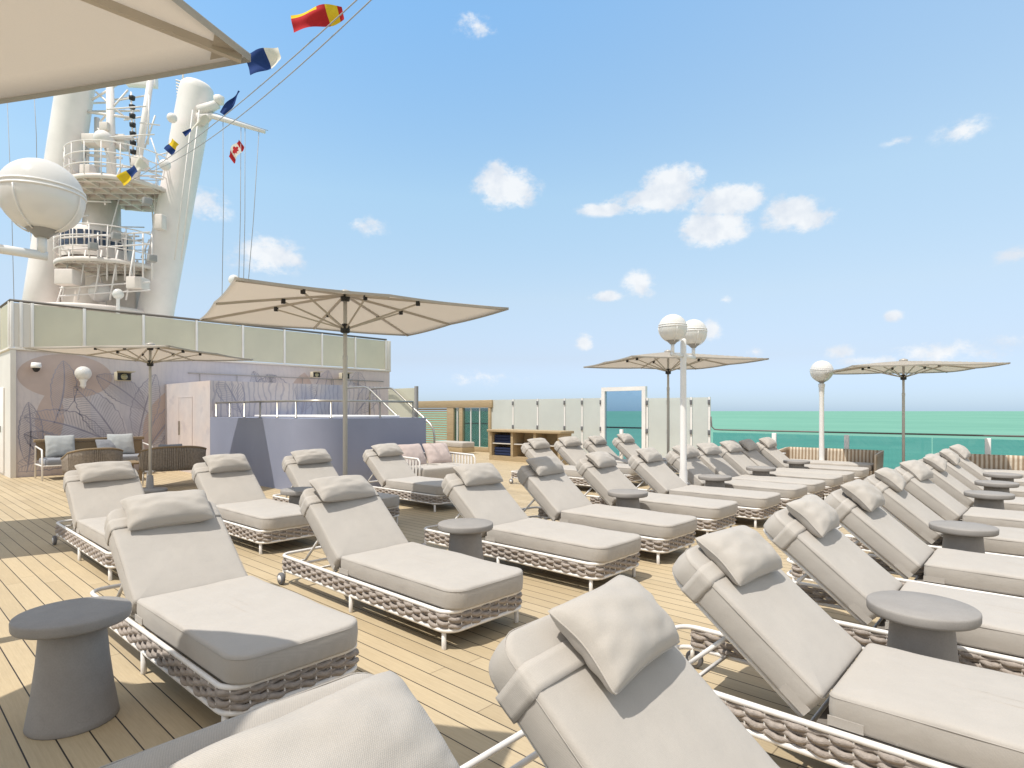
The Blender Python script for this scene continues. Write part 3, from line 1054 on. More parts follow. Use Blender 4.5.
# ------------------------------------------------------------------ parasols
def make_parasol(name, loc, side, ze, rot, label, rise=0.24, tilt=(0, 0)):
    root = empty(name, loc, rot, label, 'parasol', 'square beige parasols')
    root.rotation_euler = (tilt[0], tilt[1], rot)
    h = side / 2
    def hz(a, c):
        m = max(abs(a), abs(c))
        # sag between the eight ribs
        if m > 1e-6:
            lo = min(abs(a), abs(c)) / m
            sag = 4 * lo * (1 - lo) * 0.45
        else:
            sag = 0
        return ze + rise * (1 - m) ** 1.0 + 0.02 * m * (1 - m) - 0.030 * sag * m
    def top(u, v):
        a, c = 2 * u - 1, 2 * v - 1
        m = max(abs(a), abs(c))
        lo = min(abs(a), abs(c)) / m if m > 1e-6 else 0
        s = 1 - 0.007 * 4 * lo * (1 - lo) * m * m        # scalloped edge
        return V((a * h * s, c * h * s, hz(a, c)))
    cp = MB()
    n = 32
    cp.grid(top, n, n)
    co = cp.build('canopy', M['canopy'], root)
    md = co.modifiers.new('thickness', 'SOLIDIFY'); md.thickness = 0.003
    # hem
    hm = MB()
    ring = [top(i / 32, 0) for i in range(32)] + [top(1, i / 32) for i in range(32)] + [top(1 - i / 32, 1) for i in range(32)] + [top(0, 1 - i / 32) for i in range(32)]
    vs, fs = [], []
    for p in ring:
        vs += [p + V((0, 0, 0.004)), p - V((0, 0, 0.022))]
    k = len(ring)
    for i in range(k):
        j = (i + 1) % k
        fs.append((2 * i, 2 * j, 2 * j + 1, 2 * i + 1))
    hm.add(vs, fs, True)
    hm.build('hem', M['hem'], co)
    # pocket patches at the corners
    for sx in (-1, 1):
        for sy in (-1, 1):
            pk = MB()
            q = [top(0.5 + sx * 0.5 * a, 0.5 + sy * 0.5 * c) - V((0, 0, 0.008)) for a, c in ((0.985, 0.985), (0.985, 0.90), (0.90, 0.985))]
            pk.add(q, [(0, 1, 2)] if sx * sy > 0 else [(0, 2, 1)])
            pk.build('corner_pocket', M['hem'], co)
    cap = MB()
    cap.lathe([(0.075, ze + rise - 0.005), (0.08, ze + rise + 0.02), (0.05, ze + rise + 0.035), (0.022, ze + rise + 0.045), (0.0, ze + rise + 0.05)], 20, caps=False)
    cap.build('finial', M['rib'], root)
    pole = MB()
    pole.lathe([(0.027, 0.06), (0.027, ze - 0.55), (0.031, ze - 0.54), (0.031, ze - 0.5), (0.023, ze - 0.49), (0.023, ze + rise - 0.01)], 18)
    pole.build('pole', M['alu'], root)
    rn = MB()
    zr = ze - 0.17
    rn.lathe([(0.036, zr - 0.06), (0.055, zr - 0.05), (0.055, zr + 0.02), (0.036, zr + 0.05)], 16)
    rn.build('runner', M['black'], root)
    rn = MB()
    rn.lathe([(0.050, ze + rise - 0.09), (0.055, ze + rise - 0.04), (0.04, ze + rise - 0.02)], 16)
    rn.build('rib_crown', M['black'], root)
    for k in range(8):
        a = [(1, 0), (1, 1), (0, 1), (-1, 1), (-1, 0), (-1, -1), (0, -1), (1, -1)][k]
        r_ = MB()
        def on(t):
            return V((a[0] * h * t, a[1] * h * t, hz(a[0] * t, a[1] * t) - 0.022))
        pts = [on(t) for t in (0.03, 0.25, 0.5, 0.75, 0.985)]
        for p, q in zip(pts, pts[1:]):
            r_.bar(p, q, 0.020, 0.026)
        ro = r_.build('rib', M['rib'], root)
        s_ = MB()
        tj = 0.46 if k % 2 else 0.5
        j = on(tj)
        d = V((a[0], a[1], 0)).normalized()
        s_.bar(V((d.x * 0.045, d.y * 0.045, zr)), j - V((0, 0, 0.03)), 0.014, 0.018)
        s_.build('strut', M['rib'], ro)
        c_ = MB()
        c_.box(-0.022, 0.022, -0.018, 0.018, -0.034, 0.02, 0.004, mat=Matrix.Translation(j - V((0, 0, 0.018))) @ Matrix.Rotation(math.atan2(d.y, d.x), 4, 'Z'))
        c_.build('joint', M['black'], ro)
    ba = MB()
    ba.lathe([(0.0, 0.0), (0.27, 0.0), (0.28, 0.01), (0.28, 0.05), (0.26, 0.065), (0.06, 0.07), (0.05, 0.30), (0.038, 0.31), (0.0, 0.31)], 32, caps=False)
    ba.build('base', M['lamp_collar'], root)
    return root


make_parasol('parasol', (-6.25, 3.90, 0), 2.80, 2.65, radians(-14.5), 'large open beige parasol in the middle, in front of the frosted balustrade')
make_parasol('parasol', (-12.46, 3.67, 0), 2.58, 2.56, radians(37), 'beige parasol seen edge-on before the mural above the seating group', 0.16)
make_parasol('parasol', (-2.513, -0.969, 0), 2.72, 2.67, radians(28.5), 'nearest parasol, only the beige canopy corner in the upper left')
make_parasol('parasol', (-5.88, 11.10, 0), 2.70, 2.475, radians(54), 'beige parasol behind the double lamp post and frosted screen', 0.22)
make_parasol('parasol', (-2.37, 14.35, 0), 2.52, 2.36, radians(27.5), 'beige parasol on the right by the railing, against the sea', 0.16)
make_parasol('parasol', (-9.5, -0.62, 0), 2.70, 2.65, radians(-12), 'beige parasol outside the left edge that shades the deck there')


# ------------------------------------------------------------------ lamp posts
def make_globe(root, p, r=0.21):
    g = MB()
    prof = [(r * sin(pi * i / 20), r * -cos(pi * i / 20)) for i in range(1, 20)]
    g.lathe([(0.0, -r)] + prof + [(0.0, r)], 32, p, caps=False)
    go = g.build('globe', M['globe'], root)
    bd = MB()
    for dz, w in ((0.045, 0.006), (0.015, 0.006)):
        rr = sqrt(r * r - dz * dz)
        bd.lathe([(rr - 0.002, dz - w), (rr + 0.007, dz - w), (rr + 0.007, dz + w), (rr - 0.002, dz + w)], 36, p, caps=False)
    for k in range(4):
        a = pi / 4 + k * pi / 2
        arc = [V(p) + V((cos(a) * (r + 0.010) * cos(t), sin(a) * (r + 0.010) * cos(t), (r + 0.010) * sin(t))) for t in [radians(-70 + 10 * i) for i in range(8)]]
        bd.tube(arc, 0.005, 6)
    bd.build('guard_ring', M['white'], go)
    c = MB()
    c.lathe([(0.04, -r - 0.035), (0.05, -r - 0.02), (0.088, -r + 0.012), (0.105, -r + 0.035), (0.10, -r + 0.04)], 24, p)
    c.build('collar', M['lamp_collar'], go)


def double_post(loc, zc, label, spread=0.35, r=0.21):
    root = empty('lamp_post', loc, 0, label, 'lamp post')
    p = MB()
    p.lathe([(0.11, 0.0), (0.11, 0.02), (0.065, 0.03), (0.062, 0.55), (0.052, 0.60), (0.046, zc - 0.36), (0.046, zc - 0.15), (0.03, zc - 0.13), (0.0, zc - 0.13)], 20, caps=False)
    p.build('post', M['white'], root)
    for s in (-1, 1):
        a = MB()
        z = zc - 0.40
        a.tube([(0, 0, z), (0, s * (spread + 0.03), z)], 0.030, 12)
        a.tube([(0, s * spread, z), (0, s * spread, zc - r - 0.025)], 0.028, 12)
        a.build('arm', M['white'], root)
        make_globe(root, (0, s * spread, zc), r)
    return root


double_post((-4.36, 8.72, 0), 2.76, 'white lamp post with two opal globes rising among the loungers')
double_post((-5.12, 0.50, 0), 2.96, 'near lamp post at the left edge, one banded opal globe on its arm', r=0.245)
root = empty('lamp_post', (-4.0, 14.72, 0), 0, 'white single globe lamp post in front of the sea by the wicker sofa', 'lamp post')
p = MB()
p.lathe([(0.10, 0.0), (0.10, 0.02), (0.06, 0.03), (0.055, 0.5), (0.05, 1.8), (0.06, 2.02), (0.07, 2.08), (0.07, 2.11), (0.04, 2.13), (0.0, 2.13)], 20, caps=False)
p.build('post', M['white'], root)
make_globe(root, (0, 0, 2.40), 0.24)

# ------------------------------------------------------------------ deckhouse with mural
MX, MY0, MY1, MZ = -17.36, 2.31, 12.6, 2.87
dh = empty('deckhouse', (MX, MY0, 0), 0, 'long low deckhouse with a painted leaf mural, under the frosted balustrade', 'deckhouse')
OFF = V((MX, MY0, 0))


def rel(mb, off):
    mb.v = [(x - off.x, y - off.y, z - off.z) for x, y, z in mb.v]
    return mb


b = MB(); b.box(-31, MX, MY0 + 0.012, MY1, 0, MZ)
rel(b, OFF).build('wall', M['mural'], dh)
b = MB(); b.box(-31, MX + 0.004, MY0, MY0 + 0.010, 0, MZ)
b.box(MX + 0.001, MX + 0.05, MY0, MY0 + 0.10, 0.0, MZ)
rel(b, OFF).build('side_wall', M['superstructure'], dh)
b = MB(); b.box(-31, MX + 0.05, MY0 - 0.04, MY1 + 0.03, MZ + 0.003, MZ + 0.055, 0.01)
rel(b, OFF).build('roof_edge', M['superstructure'], dh)
# door of the side wall
b = MB(); b.box(-18.9, -18.1, MY0 - 0.03, MY0 - 0.002, 0.05, 2.05, 0.01)
d_o = rel(b, OFF).build('door', M['white'], dh)
b = MB(); b.bar((-18.2, MY0 - 0.06, 1.0), (-18.2, MY0 - 0.06, 1.15), 0.02, 0.02)
rel(b, OFF).build('handle', M['steel'], d_o)


# painted leaves: thin flat strokes lying 3 mm proud of the wall
def stroke(mb, pts, w, X, nrm=1):
    """ribbon on the wall plane x = X; pts are (y, z)"""
    k = len(pts)
    vs, fs = [], []
    for i, (y, z) in enumerate(pts):
        a, c = pts[max(i - 1, 0)], pts[min(i + 1, k - 1)]
        t = V((c[0] - a[0], c[1] - a[1])).normalized()
        wd = w * (0.35 + 0.65 * sin(pi * min(max(i / (k - 1), 0.02), 0.98)))
        n_ = V((-t.y, t.x)) * wd / 2
        vs += [(X, y + n_.x, z + n_.y), (X, y - n_.x, z - n_.y)]
    for i in range(k - 1):
        fs.append((2 * i, 2 * i + 1, 2 * i + 3, 2 * i + 2))
    mb.add(vs, fs, True)


def leaf(X, y0, z0, ang, Ln, Wd, bend, zmax, ymin, ymax, nv=26, seed=0):
    mb = MB()
    def axis(t):
        a = ang + bend * t
        return V((y0 + Ln * t * cos(ang + bend * t * 0.5), z0 + Ln * t * sin(ang + bend * t * 0.5))), a
    def ok(pts):
        return [(y, z) for y, z in pts if ymin < y < ymax and 0.02 < z < zmax]
    ax = [axis(i / 30)[0] for i in range(31)]
    q = ok([(p.x, p.y) for p in ax])
    if len(q) > 2: stroke(mb, q, 0.035, X)
    for s in (-1, 1):
        edge = []
        for i in range(nv + 1):
            t = 0.12 + 0.88 * i / nv
            p, a = axis(t)
            w = Wd * (sin(pi * ((t - 0.12) / 0.88) ** 0.75) ** 0.8) * (1 + 0.05 * sin(i * 2.1 + seed) + 0.06 * noise.noise(V((i * 0.4, seed, 0))))
            tip = p + V((cos(a + s * 1.0), sin(a + s * 1.0))) * w
            edge.append((tip.x, tip.y))
            vein = [((p.x * (1 - k) + tip.x * k) + 0.03 * Wd * sin(k * 3) * cos(a), (p.y * (1 - k) + tip.y * k) + 0.05 * Wd * sin(k * pi)) for k in [j / 6 for j in range(7)]]
            vq = ok(vein)
            if len(vq) > 2 and w > 0.04: stroke(mb, vq, 0.009, X)
        eq = ok(edge)
        if len(eq) > 2: stroke(mb, eq, 0.022, X)
    return mb


leaves = [(4.6, 0.3, 1.95, 2.1, 0.42, 0.35, 0), (4.8, 0.5, 1.45, 2.0, 0.36, -0.2, 1), (5.0, 0.4, 1.1, 1.7, 0.32, -0.35, 2), (4.4, 0.6, 2.5, 2.0, 0.40, 0.5, 3), (4.2, 0.25, 2.75, 1.9, 0.30, 0.9, 4),
          (7.5, 0.9, 1.3, 1.9, 0.4, -0.5, 5), (9.0, 1.2, 1.9, 1.6, 0.4, 0.4, 6), (11.0, 1.0, 1.2, 1.9, 0.42, 0.4, 7), (3.1, 1.2, 1.2, 1.5, 0.3, 0.5, 8)]
for (y, z, a, Ln, Wd, bd, sd) in leaves:
    rel(leaf(MX + 0.003, y, z, a, Ln, Wd, bd, MZ - 0.05, MY0 + 0.12, MY1 - 0.05, 28, sd), OFF).build('painted_leaf', M['leaf_line'], dh)
for (y, z, a, Ln, Wd, bd, sd) in [(3.6, 0.2, 2.3, 1.3, .3, .4, 9), (5.1, 1.4, 2.2, 1.5, .35, .5, 10), (5.2, 0.3, 0.7, 1.2, .28, .3, 11), (8.2, 0.4, 1.6, 2.3, .4, .3, 12), (10.1, 1.1, 1.7, 1.7, .4, -.4, 13), (11.9, .8, 1.9, 1.8, .4, .2, 14), (2.6, .1, 1.4, 1.6, .26, .3, 15)]:
    rel(leaf(MX + 0.0045, y, z, a, Ln, Wd, bd, MZ - 0.05, MY0 + 0.12, MY1 - 0.05, 34, sd), OFF).build('painted_leaf', M['leaf_line'], dh)
for q, (y, z, a, Ln, Wd, mm) in enumerate([(4.6, .3, 1.95, 1.9, .36, 'mural_blue_wash'), (5.0, .5, 1.2, 1.7, .3, 'mural_tan'), (4.3, .4, 2.6, 1.7, .3, 'mural_blue_wash'), (3.0, .5, 1.5, 1.6, .3, 'mural_tan'), (9.3, 1.3, 1.5, 1.4, .45, 'mural_tan'), (11.2, 1.3, 1.8, 1.4, .4, 'mural_blue_wash'), (7.4, 1.4, 1.2, 1.3, .35, 'mural_blue_wash')]):
    pts = []
    for i in range(17):
        t = i / 16
        pts.append((y + Ln * t * cos(a) - Wd * sin(pi * t) ** .8 * sin(a), z + Ln * t * sin(a) + Wd * sin(pi * t) ** .8 * cos(a)))
    for i in range(15, 0, -1):
        t = i / 16
        pts.append((y + Ln * t * cos(a) + Wd * .8 * sin(pi * t) ** .8 * sin(a), z + Ln * t * sin(a) - Wd * .8 * sin(pi * t) ** .8 * cos(a)))
    b = MB()
    b.add([(MX + 0.0008 + 0.0002 * q, yy, min(max(zz, 0.03), MZ - 0.02)) for yy, zz in pts], [tuple(range(len(pts)))])
    rel(b, OFF).build('painted_wash', M[mm], dh)
b = MB()
ell = [(MX + 0.0024, 3.35 + 0.92 * cos(2 * pi * i / 40), 2.32 + 0.52 * sin(2 * pi * i / 40)) for i in range(40)]
b.add([(x, y, min(z, MZ - 0.02)) for x, y, z in ell], [tuple(range(40))])
rel(b, OFF).build('painted_disc', M['mural_tan'], dh)

# locker block in front of the right half of the mural
LX, LY0, LY1, LZ = -14.39, 5.46, 10.2, 2.2
lk = empty('locker_block', (LX, LY0, 0), 0, 'painted block wall with a narrow door, between the mural and the blue-grey wall', 'wall')
LO = V((LX, LY0, 0))
b = MB(); b.box(MX + 0.005, LX, LY0 + 0.01, LY1, 0, LZ)
rel(b, LO).build('wall', M['mural_blue'], lk)
b = MB(); b.box(MX + 0.005, LX + 0.004, LY0, LY0 + 0.008, 0, LZ)
rel(b, LO).build('end_wall', M['mural_light'], lk)
b = MB()
dx0, dx1 = -16.35, -15.45
for (x0, x1, z0, z1) in ((dx0, dx0 + 0.02, 0.1, 1.85), (dx1 - 0.02, dx1, 0.1, 1.85), (dx0 + 0.02, dx1 - 0.02, 1.83, 1.85)):
    b.box(x0, x1, LY0 - 0.012, LY0 - 0.002, z0, z1)
b.box(dx0 + 0.023, dx1 - 0.023, LY0 - 0.008, LY0 - 0.002, 0.1, 1.827)
d_o = rel(b, LO).build('door', M['mural_light'], lk)
b = MB(); b.box(dx0 + 0.08, dx0 + 0.10, LY0 - 0.05, LY0 - 0.012, 0.9, 1.25)
rel(b, LO).build('handle', M['steel'], d_o)
for k in range(3):
    rel(leaf(LX + 0.003, 6.2 + k * 1.5, 1.35, 1.9 - 0.6 * k, 1.1, 0.35, 0.3, LZ - 0.03, LY0 + 0.05, LY1 - 0.05, 18, k), LO).build('painted_leaf', M['leaf_line'], lk)
# low wall behind the locker block in the mural plane gets a pipe rail
b = MB()
b.tube([(MX + 0.06, 6.0, 2.52), (MX + 0.06, 12.3, 2.52)], 0.014, 6)
for k in range(6):
    b.tube([(MX + 0.001, 6.3 + k, 2.52), (MX + 0.06, 6.3 + k, 2.52)], 0.010, 6)
    b.tube([(MX + 0.06, 6.3 + k, 2.52), (MX + 0.06, 6.3 + k, 2.22)], 0.010, 6)
rel(b, OFF).build('conduit', M['lamp_collar'], dh)

# ------------------------------------------------------------------ blue-grey whirlpool surround
PX1, PYE, PZ = -9.88, 8.10, 1.36
pw = empty('whirlpool_surround', (PX1, LY0, 0), 0, 'blue-grey painted whirlpool wall with a rounded corner and steel handrail', 'pool wall')
PO = V((PX1, LY0, 0))
R_ = 0.75
out = [(LX + 0.006, LY0 + 0.002)]
for i in range(17):
    a = -pi / 2 + (pi / 2) * i / 16
    out.append((PX1 - R_ + R_ * cos(a), LY0 + 0.002 + R_ + R_ * sin(a)))
out += [(PX1, PYE), (LX + 0.006, PYE)]
k = len(out)
b = MB()
b.add([(x, y, z) for z in (0.0, PZ) for x, y in out], [(i, (i + 1) % k, (i + 1) % k + k, i + k) for i in range(k)], False)
b.add([(x, y, PZ) for x, y in out], [tuple(range(k))], False)
o = rel(b, PO).build('wall', M['pool_wall'], pw)
# smooth only the curve
for pl in o.data.polygons:
    if len(pl.vertices) == 4 and 1 <= pl.index <= 16:
        pl.use_smooth = True
# white pool rim behind
b = MB(); b.box(LX + 0.6, PX1 - 0.5, LY0 + 0.75, PYE - 0.3, PZ + 0.003, PZ + 0.05, 0.015)
rel(b, PO).build('pool_rim', M['white'], pw)
b = MB()
ins = 0.12
rp = [(LX + 0.05, LY0 + ins)]
for i in range(9):
    a = -pi / 2 + (pi / 2) * i / 8
    rp.append((PX1 - R_ + (R_ - ins) * cos(a), LY0 + R_ + (R_ - ins) * sin(a)))
rp += [(PX1 - ins, PYE - 0.25)]
b.tube([(x, y, PZ + 0.33) for x, y in rp], 0.021, 10)
rel(b, PO).build('handrail', M['steel'], pw)
dl = densify(rp, 0.72, closed=False)
acc = 0
prev = None
for (x, y) in dl:
    if prev is None or math.hypot(x - prev[0], y - prev[1]) > 0.6:
        q = MB(); q.lathe([(0.03, PZ + 0.002), (0.03, PZ + 0.02), (0.018, PZ + 0.025), (0.018, PZ + 0.32)], 10, (x, y, 0))
        rel(q, PO).build('post', M['steel'], pw)
        prev = (x, y)

# stair handrails at the end of the whirlpool
sr = empty('pool_stairs', (-11.6, 8.4, 0), 0, 'stair with curved steel handrails at the right end of the whirlpool', 'stairs')
SO = V((-11.6, 8.4, 0))
for dy in (0.0, 0.72):
    b = MB()
    y = 8.30 + dy
    P = [(-13.3, y, 1.2), (-13.3, y, 1.92)] + [(-13.3 + 0.16 * (1 - cos(t)), y, 1.92 + 0.16 * sin(t)) for t in [pi / 8 * i for i in range(1, 5)]]
    P += [(-12.45, y, 2.08), (-12.30, y, 2.05), (-12.15, y, 1.97), (-10.85, y, 1.20), (-10.74, y, 1.08), (-10.70, y, 0.92), (-10.70, y, 0.0)]
    b.tube(P, 0.024, 10)
    rel(b, SO).build('rail', M['steel'], sr)
for i in range(6):
    b = MB(); b.box(-12.4 + 0.3 * i, -12.4 + 0.3 * (i + 1), 8.36, 8.96, 0, 1.2 - 0.2 * i)
    rel(b, SO).build('step', M['superstructure'], sr)
b = MB(); b.box(-12.62, -11.55, 9.12, 9.14, 0.1, 2.06)
rel(b, SO).build('glass_panel', M['frost_green'], sr)
b = MB(); b.box(-11.54, -11.46, 9.10, 9.16, 0.0, 2.10)
rel(b, SO).build('post', M['lamp_collar'], sr)

# ------------------------------------------------------------------ upper balustrade
bal = empty('glass_balustrade', (MX, MY0, MZ), 0, 'frosted green glass balustrade with a dark handrail on top of the deckhouse', 'balustrade')
BO = V((MX, MY0, MZ))
GX = MX + 0.02
z0, z1 = MZ + 0.075, 3.93
ys = [2.34, 2.50, 2.70, 3.69, 4.95, 6.23, 7.48, 8.73, 9.98, 11.2, 12.42]
for a, c in zip(ys, ys[1:]):
    b = MB(); b.box(GX - 0.008, GX + 0.008, a + 0.035, c - 0.035, z0, z1)
    rel(b, BO).build('glass_panel', M['frost_green'] if c - a > 0.6 else M['superstructure'], bal)
for y in ys:
    b = MB(); b.box(GX - 0.03, GX + 0.03, y - 0.03, y + 0.03, z0 - 0.01, z1 + 0.03, 0.006)
    rel(b, BO).build('post', M['white'], bal)
for i in range(7):
    x = MX - 0.05 - i * 1.25
    b = MB(); b.box(x - 1.19, x - 0.035, MY0 - 0.008, MY0 + 0.008, z0, z1)
    rel(b, BO).build('glass_panel', M['frost_green'], bal)
    b = MB(); b.box(x - 0.03, x + 0.03, MY0 - 0.03, MY0 + 0.03, z0 - 0.01, z1 + 0.03, 0.006)
    rel(b, BO).build('post', M['white'], bal)
b = MB()
b.tube([(-26, MY0, z1 + 0.05), (GX, MY0, z1 + 0.05), (GX, 12.45, z1 + 0.05)], 0.032, 8)
rel(b, BO).build('handrail', M['dark_rail'], bal)
# end pillar of the balustrade
b = MB(); b.box(MX - 0.4, MX + 0.05, 12.46, 12.62, MZ + 0.056, 3.95, 0.01)
tag(rel(b, V((MX, 12.5, MZ))).build('pillar', M['superstructure'], None, (MX, 12.5, MZ + .0)), 'pale square pillar ending the frosted balustrade on the right', 'pillar')


# ------------------------------------------------------------------ fixtures on the mural
def floodlight(y, z, label, s=1.0):
    r = empty('floodlight', (MX, y, z), 0, label, 'floodlight')
    b = MB()
    b.box(0.20 * s, 0.42 * s, -0.16 * s, 0.16 * s, -0.10 * s, 0.12 * s, 0.015)
    b.add([(0.42 * s, -0.16 * s, 0.10 * s), (0.60 * s, -0.20 * s, 0.12 * s), (0.60 * s, 0.20 * s, 0.12 * s), (0.42 * s, 0.16 * s, 0.10 * s),
           (0.42 * s, -0.16 * s, 0.115 * s), (0.60 * s, -0.20 * s, 0.135 * s), (0.60 * s, 0.20 * s, 0.135 * s), (0.42 * s, 0.16 * s, 0.115 * s)],
          [(0, 3, 2, 1), (4, 5, 6, 7), (0, 1, 5, 4), (1, 2, 6, 5), (2, 3, 7, 6), (3, 0, 4, 7)])
    b.build('housing', M['beige_metal'], r)
    b = MB()
    b.box(0.421 * s, 0.43 * s, -0.14 * s, 0.14 * s, -0.085 * s, 0.09 * s)
    b.build('bezel', M['black'], r)
    b = MB()
    b.lathe([(0.075 * s, 0.43 * s), (0.07 * s, 0.445 * s), (0.0, 0.45 * s)], 20, axis=Matrix.Rotation(pi / 2, 3, 'Y'), caps=False)
    b.build('lens', M['lens'], r)
    b = MB(); b.box(0.0, 0.20 * s, -0.03, 0.03, -0.03, 0.03)
    b.build('bracket', M['superstructure'], r)


floodlight(4.42, 2.34, 'boxy beige floodlight on the mural right of the white globe lamp')
floodlight(9.62, 2.62, 'left small floodlight high on the wall beside the big parasol pole', 0.8)
floodlight(10.62, 2.62, 'right small floodlight high on the wall beside the big parasol pole', 0.9)
r = empty('wall_lamp', (MX + 0.0, 3.62, 2.2), 0, 'white globe wall lamp on the mural between camera and floodlight', 'wall lamp')
b = MB(); b.lathe([(0.0, 0.02)] + [(0.17 * sin(pi * i / 12), 0.19 - 0.17 * cos(pi * i / 12)) for i in range(1, 12)] + [(0.0, 0.36)], 20, (0.25, 0, 0), caps=False)
b.build('globe', M['globe'], r)
b = MB(); b.lathe([(0.03, -0.16), (0.06, -0.10), (0.06, -0.02), (0.09, 0.03), (0.09, 0.05)], 16, (0.25, 0, 0)); b.tube([(0, 0, -0.10), (0.25, 0, -0.10)], 0.03, 8)
b.build('bracket', M['white'], r)
r = empty('security_camera', (MX, 2.75, 2.52), 0, 'small white dome camera on the mural near its left end', 'camera')
b = MB(); b.lathe([(0.09, 0.08), (0.10, 0.0), (0.10, -0.04)], 18, (0.16, 0, 0)); b.tube([(0, 0, 0.05), (0.16, 0, 0.05)], 0.03, 8)
b.build('housing', M['white'], r)
b = MB(); b.lathe([(0.075, -0.04), (0.065, -0.09), (0.03, -0.13), (0.0, -0.135)], 16, (0.16, 0, 0), caps=False)
b.build('dome', M['black'], r)


# ------------------------------------------------------------------ seating group by the mural
def soft_block(name, x0, x1, y0, y1, z0, z1, mat, parent, e=0.03, seed=0):
    c = cushion(-(x1 - x0) / 2, (x1 - x0) / 2, (y1 - y0) / 2, z1 - z0, 0.06, 0.06, e, 0.012, seed, 5)
    c.transform(Matrix.Translation(((x0 + x1) / 2, (y0 + y1) / 2, z0)))
    return c.build(name, mat, parent)


def throw_pillow(mesh, parent, loc, rot, label, top=False):
    o = bpy.data.objects.new('throw_pillow', mesh)
    col.objects.link(o)
    o.location = loc
    o.rotation_euler = rot
    return tag(o, label, 'pillow')


PB = pillow_mesh('throw_pillow', 0.52, 0.56, 0.17, 3, 0.08, 'blue_pillow')
PG = pillow_mesh('throw_pillow', 0.42, 0.44, 0.15, 5, 0.08, 'grey_pillow')
PP = pillow_mesh('throw_pillow', 0.50, 0.60, 0.18, 8, 0.08, 'pink_pillow')

sofa = empty('sofa', (-16.45, 3.72, 0), 0, 'white framed sofa with teak back rail against the mural', 'sofa')
b = MB()
for y in (-1.05, 1.05):
    b.tube([(0.38, y, 0.0), (0.40, y, 0.40), (0.36, y, 0.66), (-0.30, y, 0.72), (-0.36, y, 0.0)], 0.018, 8)
    b.tube([(0.40, y, 0.32), (-0.34, y, 0.32)], 0.016, 8)
b.tube([(0.40, -1.05, 0.32), (0.40, 1.05, 0.32)], 0.016, 8)
b.tube([(-0.34, -1.05, 0.32), (-0.34, 1.05, 0.32)], 0.016, 8)
b.build('frame', M['frame'], sofa)
b = MB(); b.box(-0.40, -0.28, -1.08, 1.08, 0.80, 0.87, 0.012); b.box(-0.36, -0.32, -1.04, 1.04, 0.40, 0.795)
b.build('backrest', M['wood_dark'], sofa)
soft_block('seat_cushion', -0.30, 0.42, -1.0, 1.0, 0.335, 0.46, M['grey_pillow'], sofa, seed=2)
for y in (-0.52, 0.42):
    throw_pillow(PB, None, (-16.52, 3.72 + y * 1.25, 0.72), (0, radians(72), radians(4 * y)), 'pale blue pillow at the %s end of the sofa by the mural' % ('left' if y < 0 else 'right'))
throw_pillow(PG, None, (-16.46, 3.95, 0.655), (0, radians(66), radians(8)), 'small dark grey pillow between the two pale blue ones on the sofa')


def rope_chair(name, loc, rz, W, label, cat):
    r = empty(name, loc, rz, label, cat)
    b = MB()
    for sx, sy in ((0.30, 1), (0.30, -1), (-0.30, 1), (-0.30, -1)):
        b.tube([(sx * 1.05, sy * (W / 2 - 0.02), 0.0), (sx, sy * (W / 2 - 0.04), 0.34)], 0.016, 8)
    b.tube([(0.32, -W / 2, 0.34), (0.32, W / 2, 0.34), (-0.32, W / 2, 0.34), (-0.32, -W / 2, 0.34)], 0.018, 8, closed=True)
    b.build('frame', M['frame'], r)
    # curved rope shell: arms and back
    def shell(u, v):
        # u along the U from one arm round the back to the other arm
        t = 2 * u - 1
        a = t * 1.35
        x = 0.30 - 0.66 * (1 - abs(t) ** 3.2)
        y = (W / 2 + 0.02) * (math.copysign(min(1, abs(t) * 1.55) ** 0.8, t))
        topz = 0.60 + 0.20 * (1 - abs(t) ** 2.5)
        z = 0.33 + (topz - 0.33) * v
        return V((x - 0.05 * v * (1 - abs(t)), y * (1 + 0.05 * v), z))
    s = MB()
    s.grid(lambda u, v: shell(u, v) + V((0.012, 0, 0)), 48, 4)
    for k in range(64):
        u = (k + 0.5) / 64
        s.tube([shell(u, v / 4) for v in range(5)], 0.013, 5)
    so = s.build('backrest', M['wicker_brown'], r)
    tr = MB(); tr.tube([shell(i / 40, 1.0) for i in range(41)], 0.02, 8)
    tr.build('rim', M['wood_dark'], so)
    soft_block('seat_cushion', -0.26, 0.32, -W / 2 + 0.05, W / 2 - 0.05, 0.36, 0.47, M['grey_pillow'], r, seed=4)
    return r


rope_chair('armchair', (-13.55, 3.02, 0), radians(180), 0.78, 'brown rope-backed armchair with its back to the loungers, left of the parasol pole', 'armchair')
rope_chair('loveseat', (-13.15, 4.28, 0), radians(170), 1.02, 'brown rope-backed loveseat with its back to the loungers, right of the parasol pole', 'loveseat')
throw_pillow(PG, None, (-13.38, 4.32, 0.64), (0, radians(-66), radians(170)), 'grey pillow on the rope-backed loveseat')
r = empty('coffee_table', (-14.95, 3.65, 0), 0, 'low teak coffee table in the middle of the seating group', 'table')
b = MB(); b.box(-0.35, 0.35, -0.55, 0.55, 0.36, 0.40, 0.01); b.build('table_top', M['wood_dark'], r)
for sx in (-0.3, 0.3):
    for sy in (-0.48, 0.48):
        b = MB(); b.box(sx - 0.025, sx + 0.025, sy - 0.025, sy + 0.025, 0, 0.359); b.build('leg', M['wood_dark'], r)

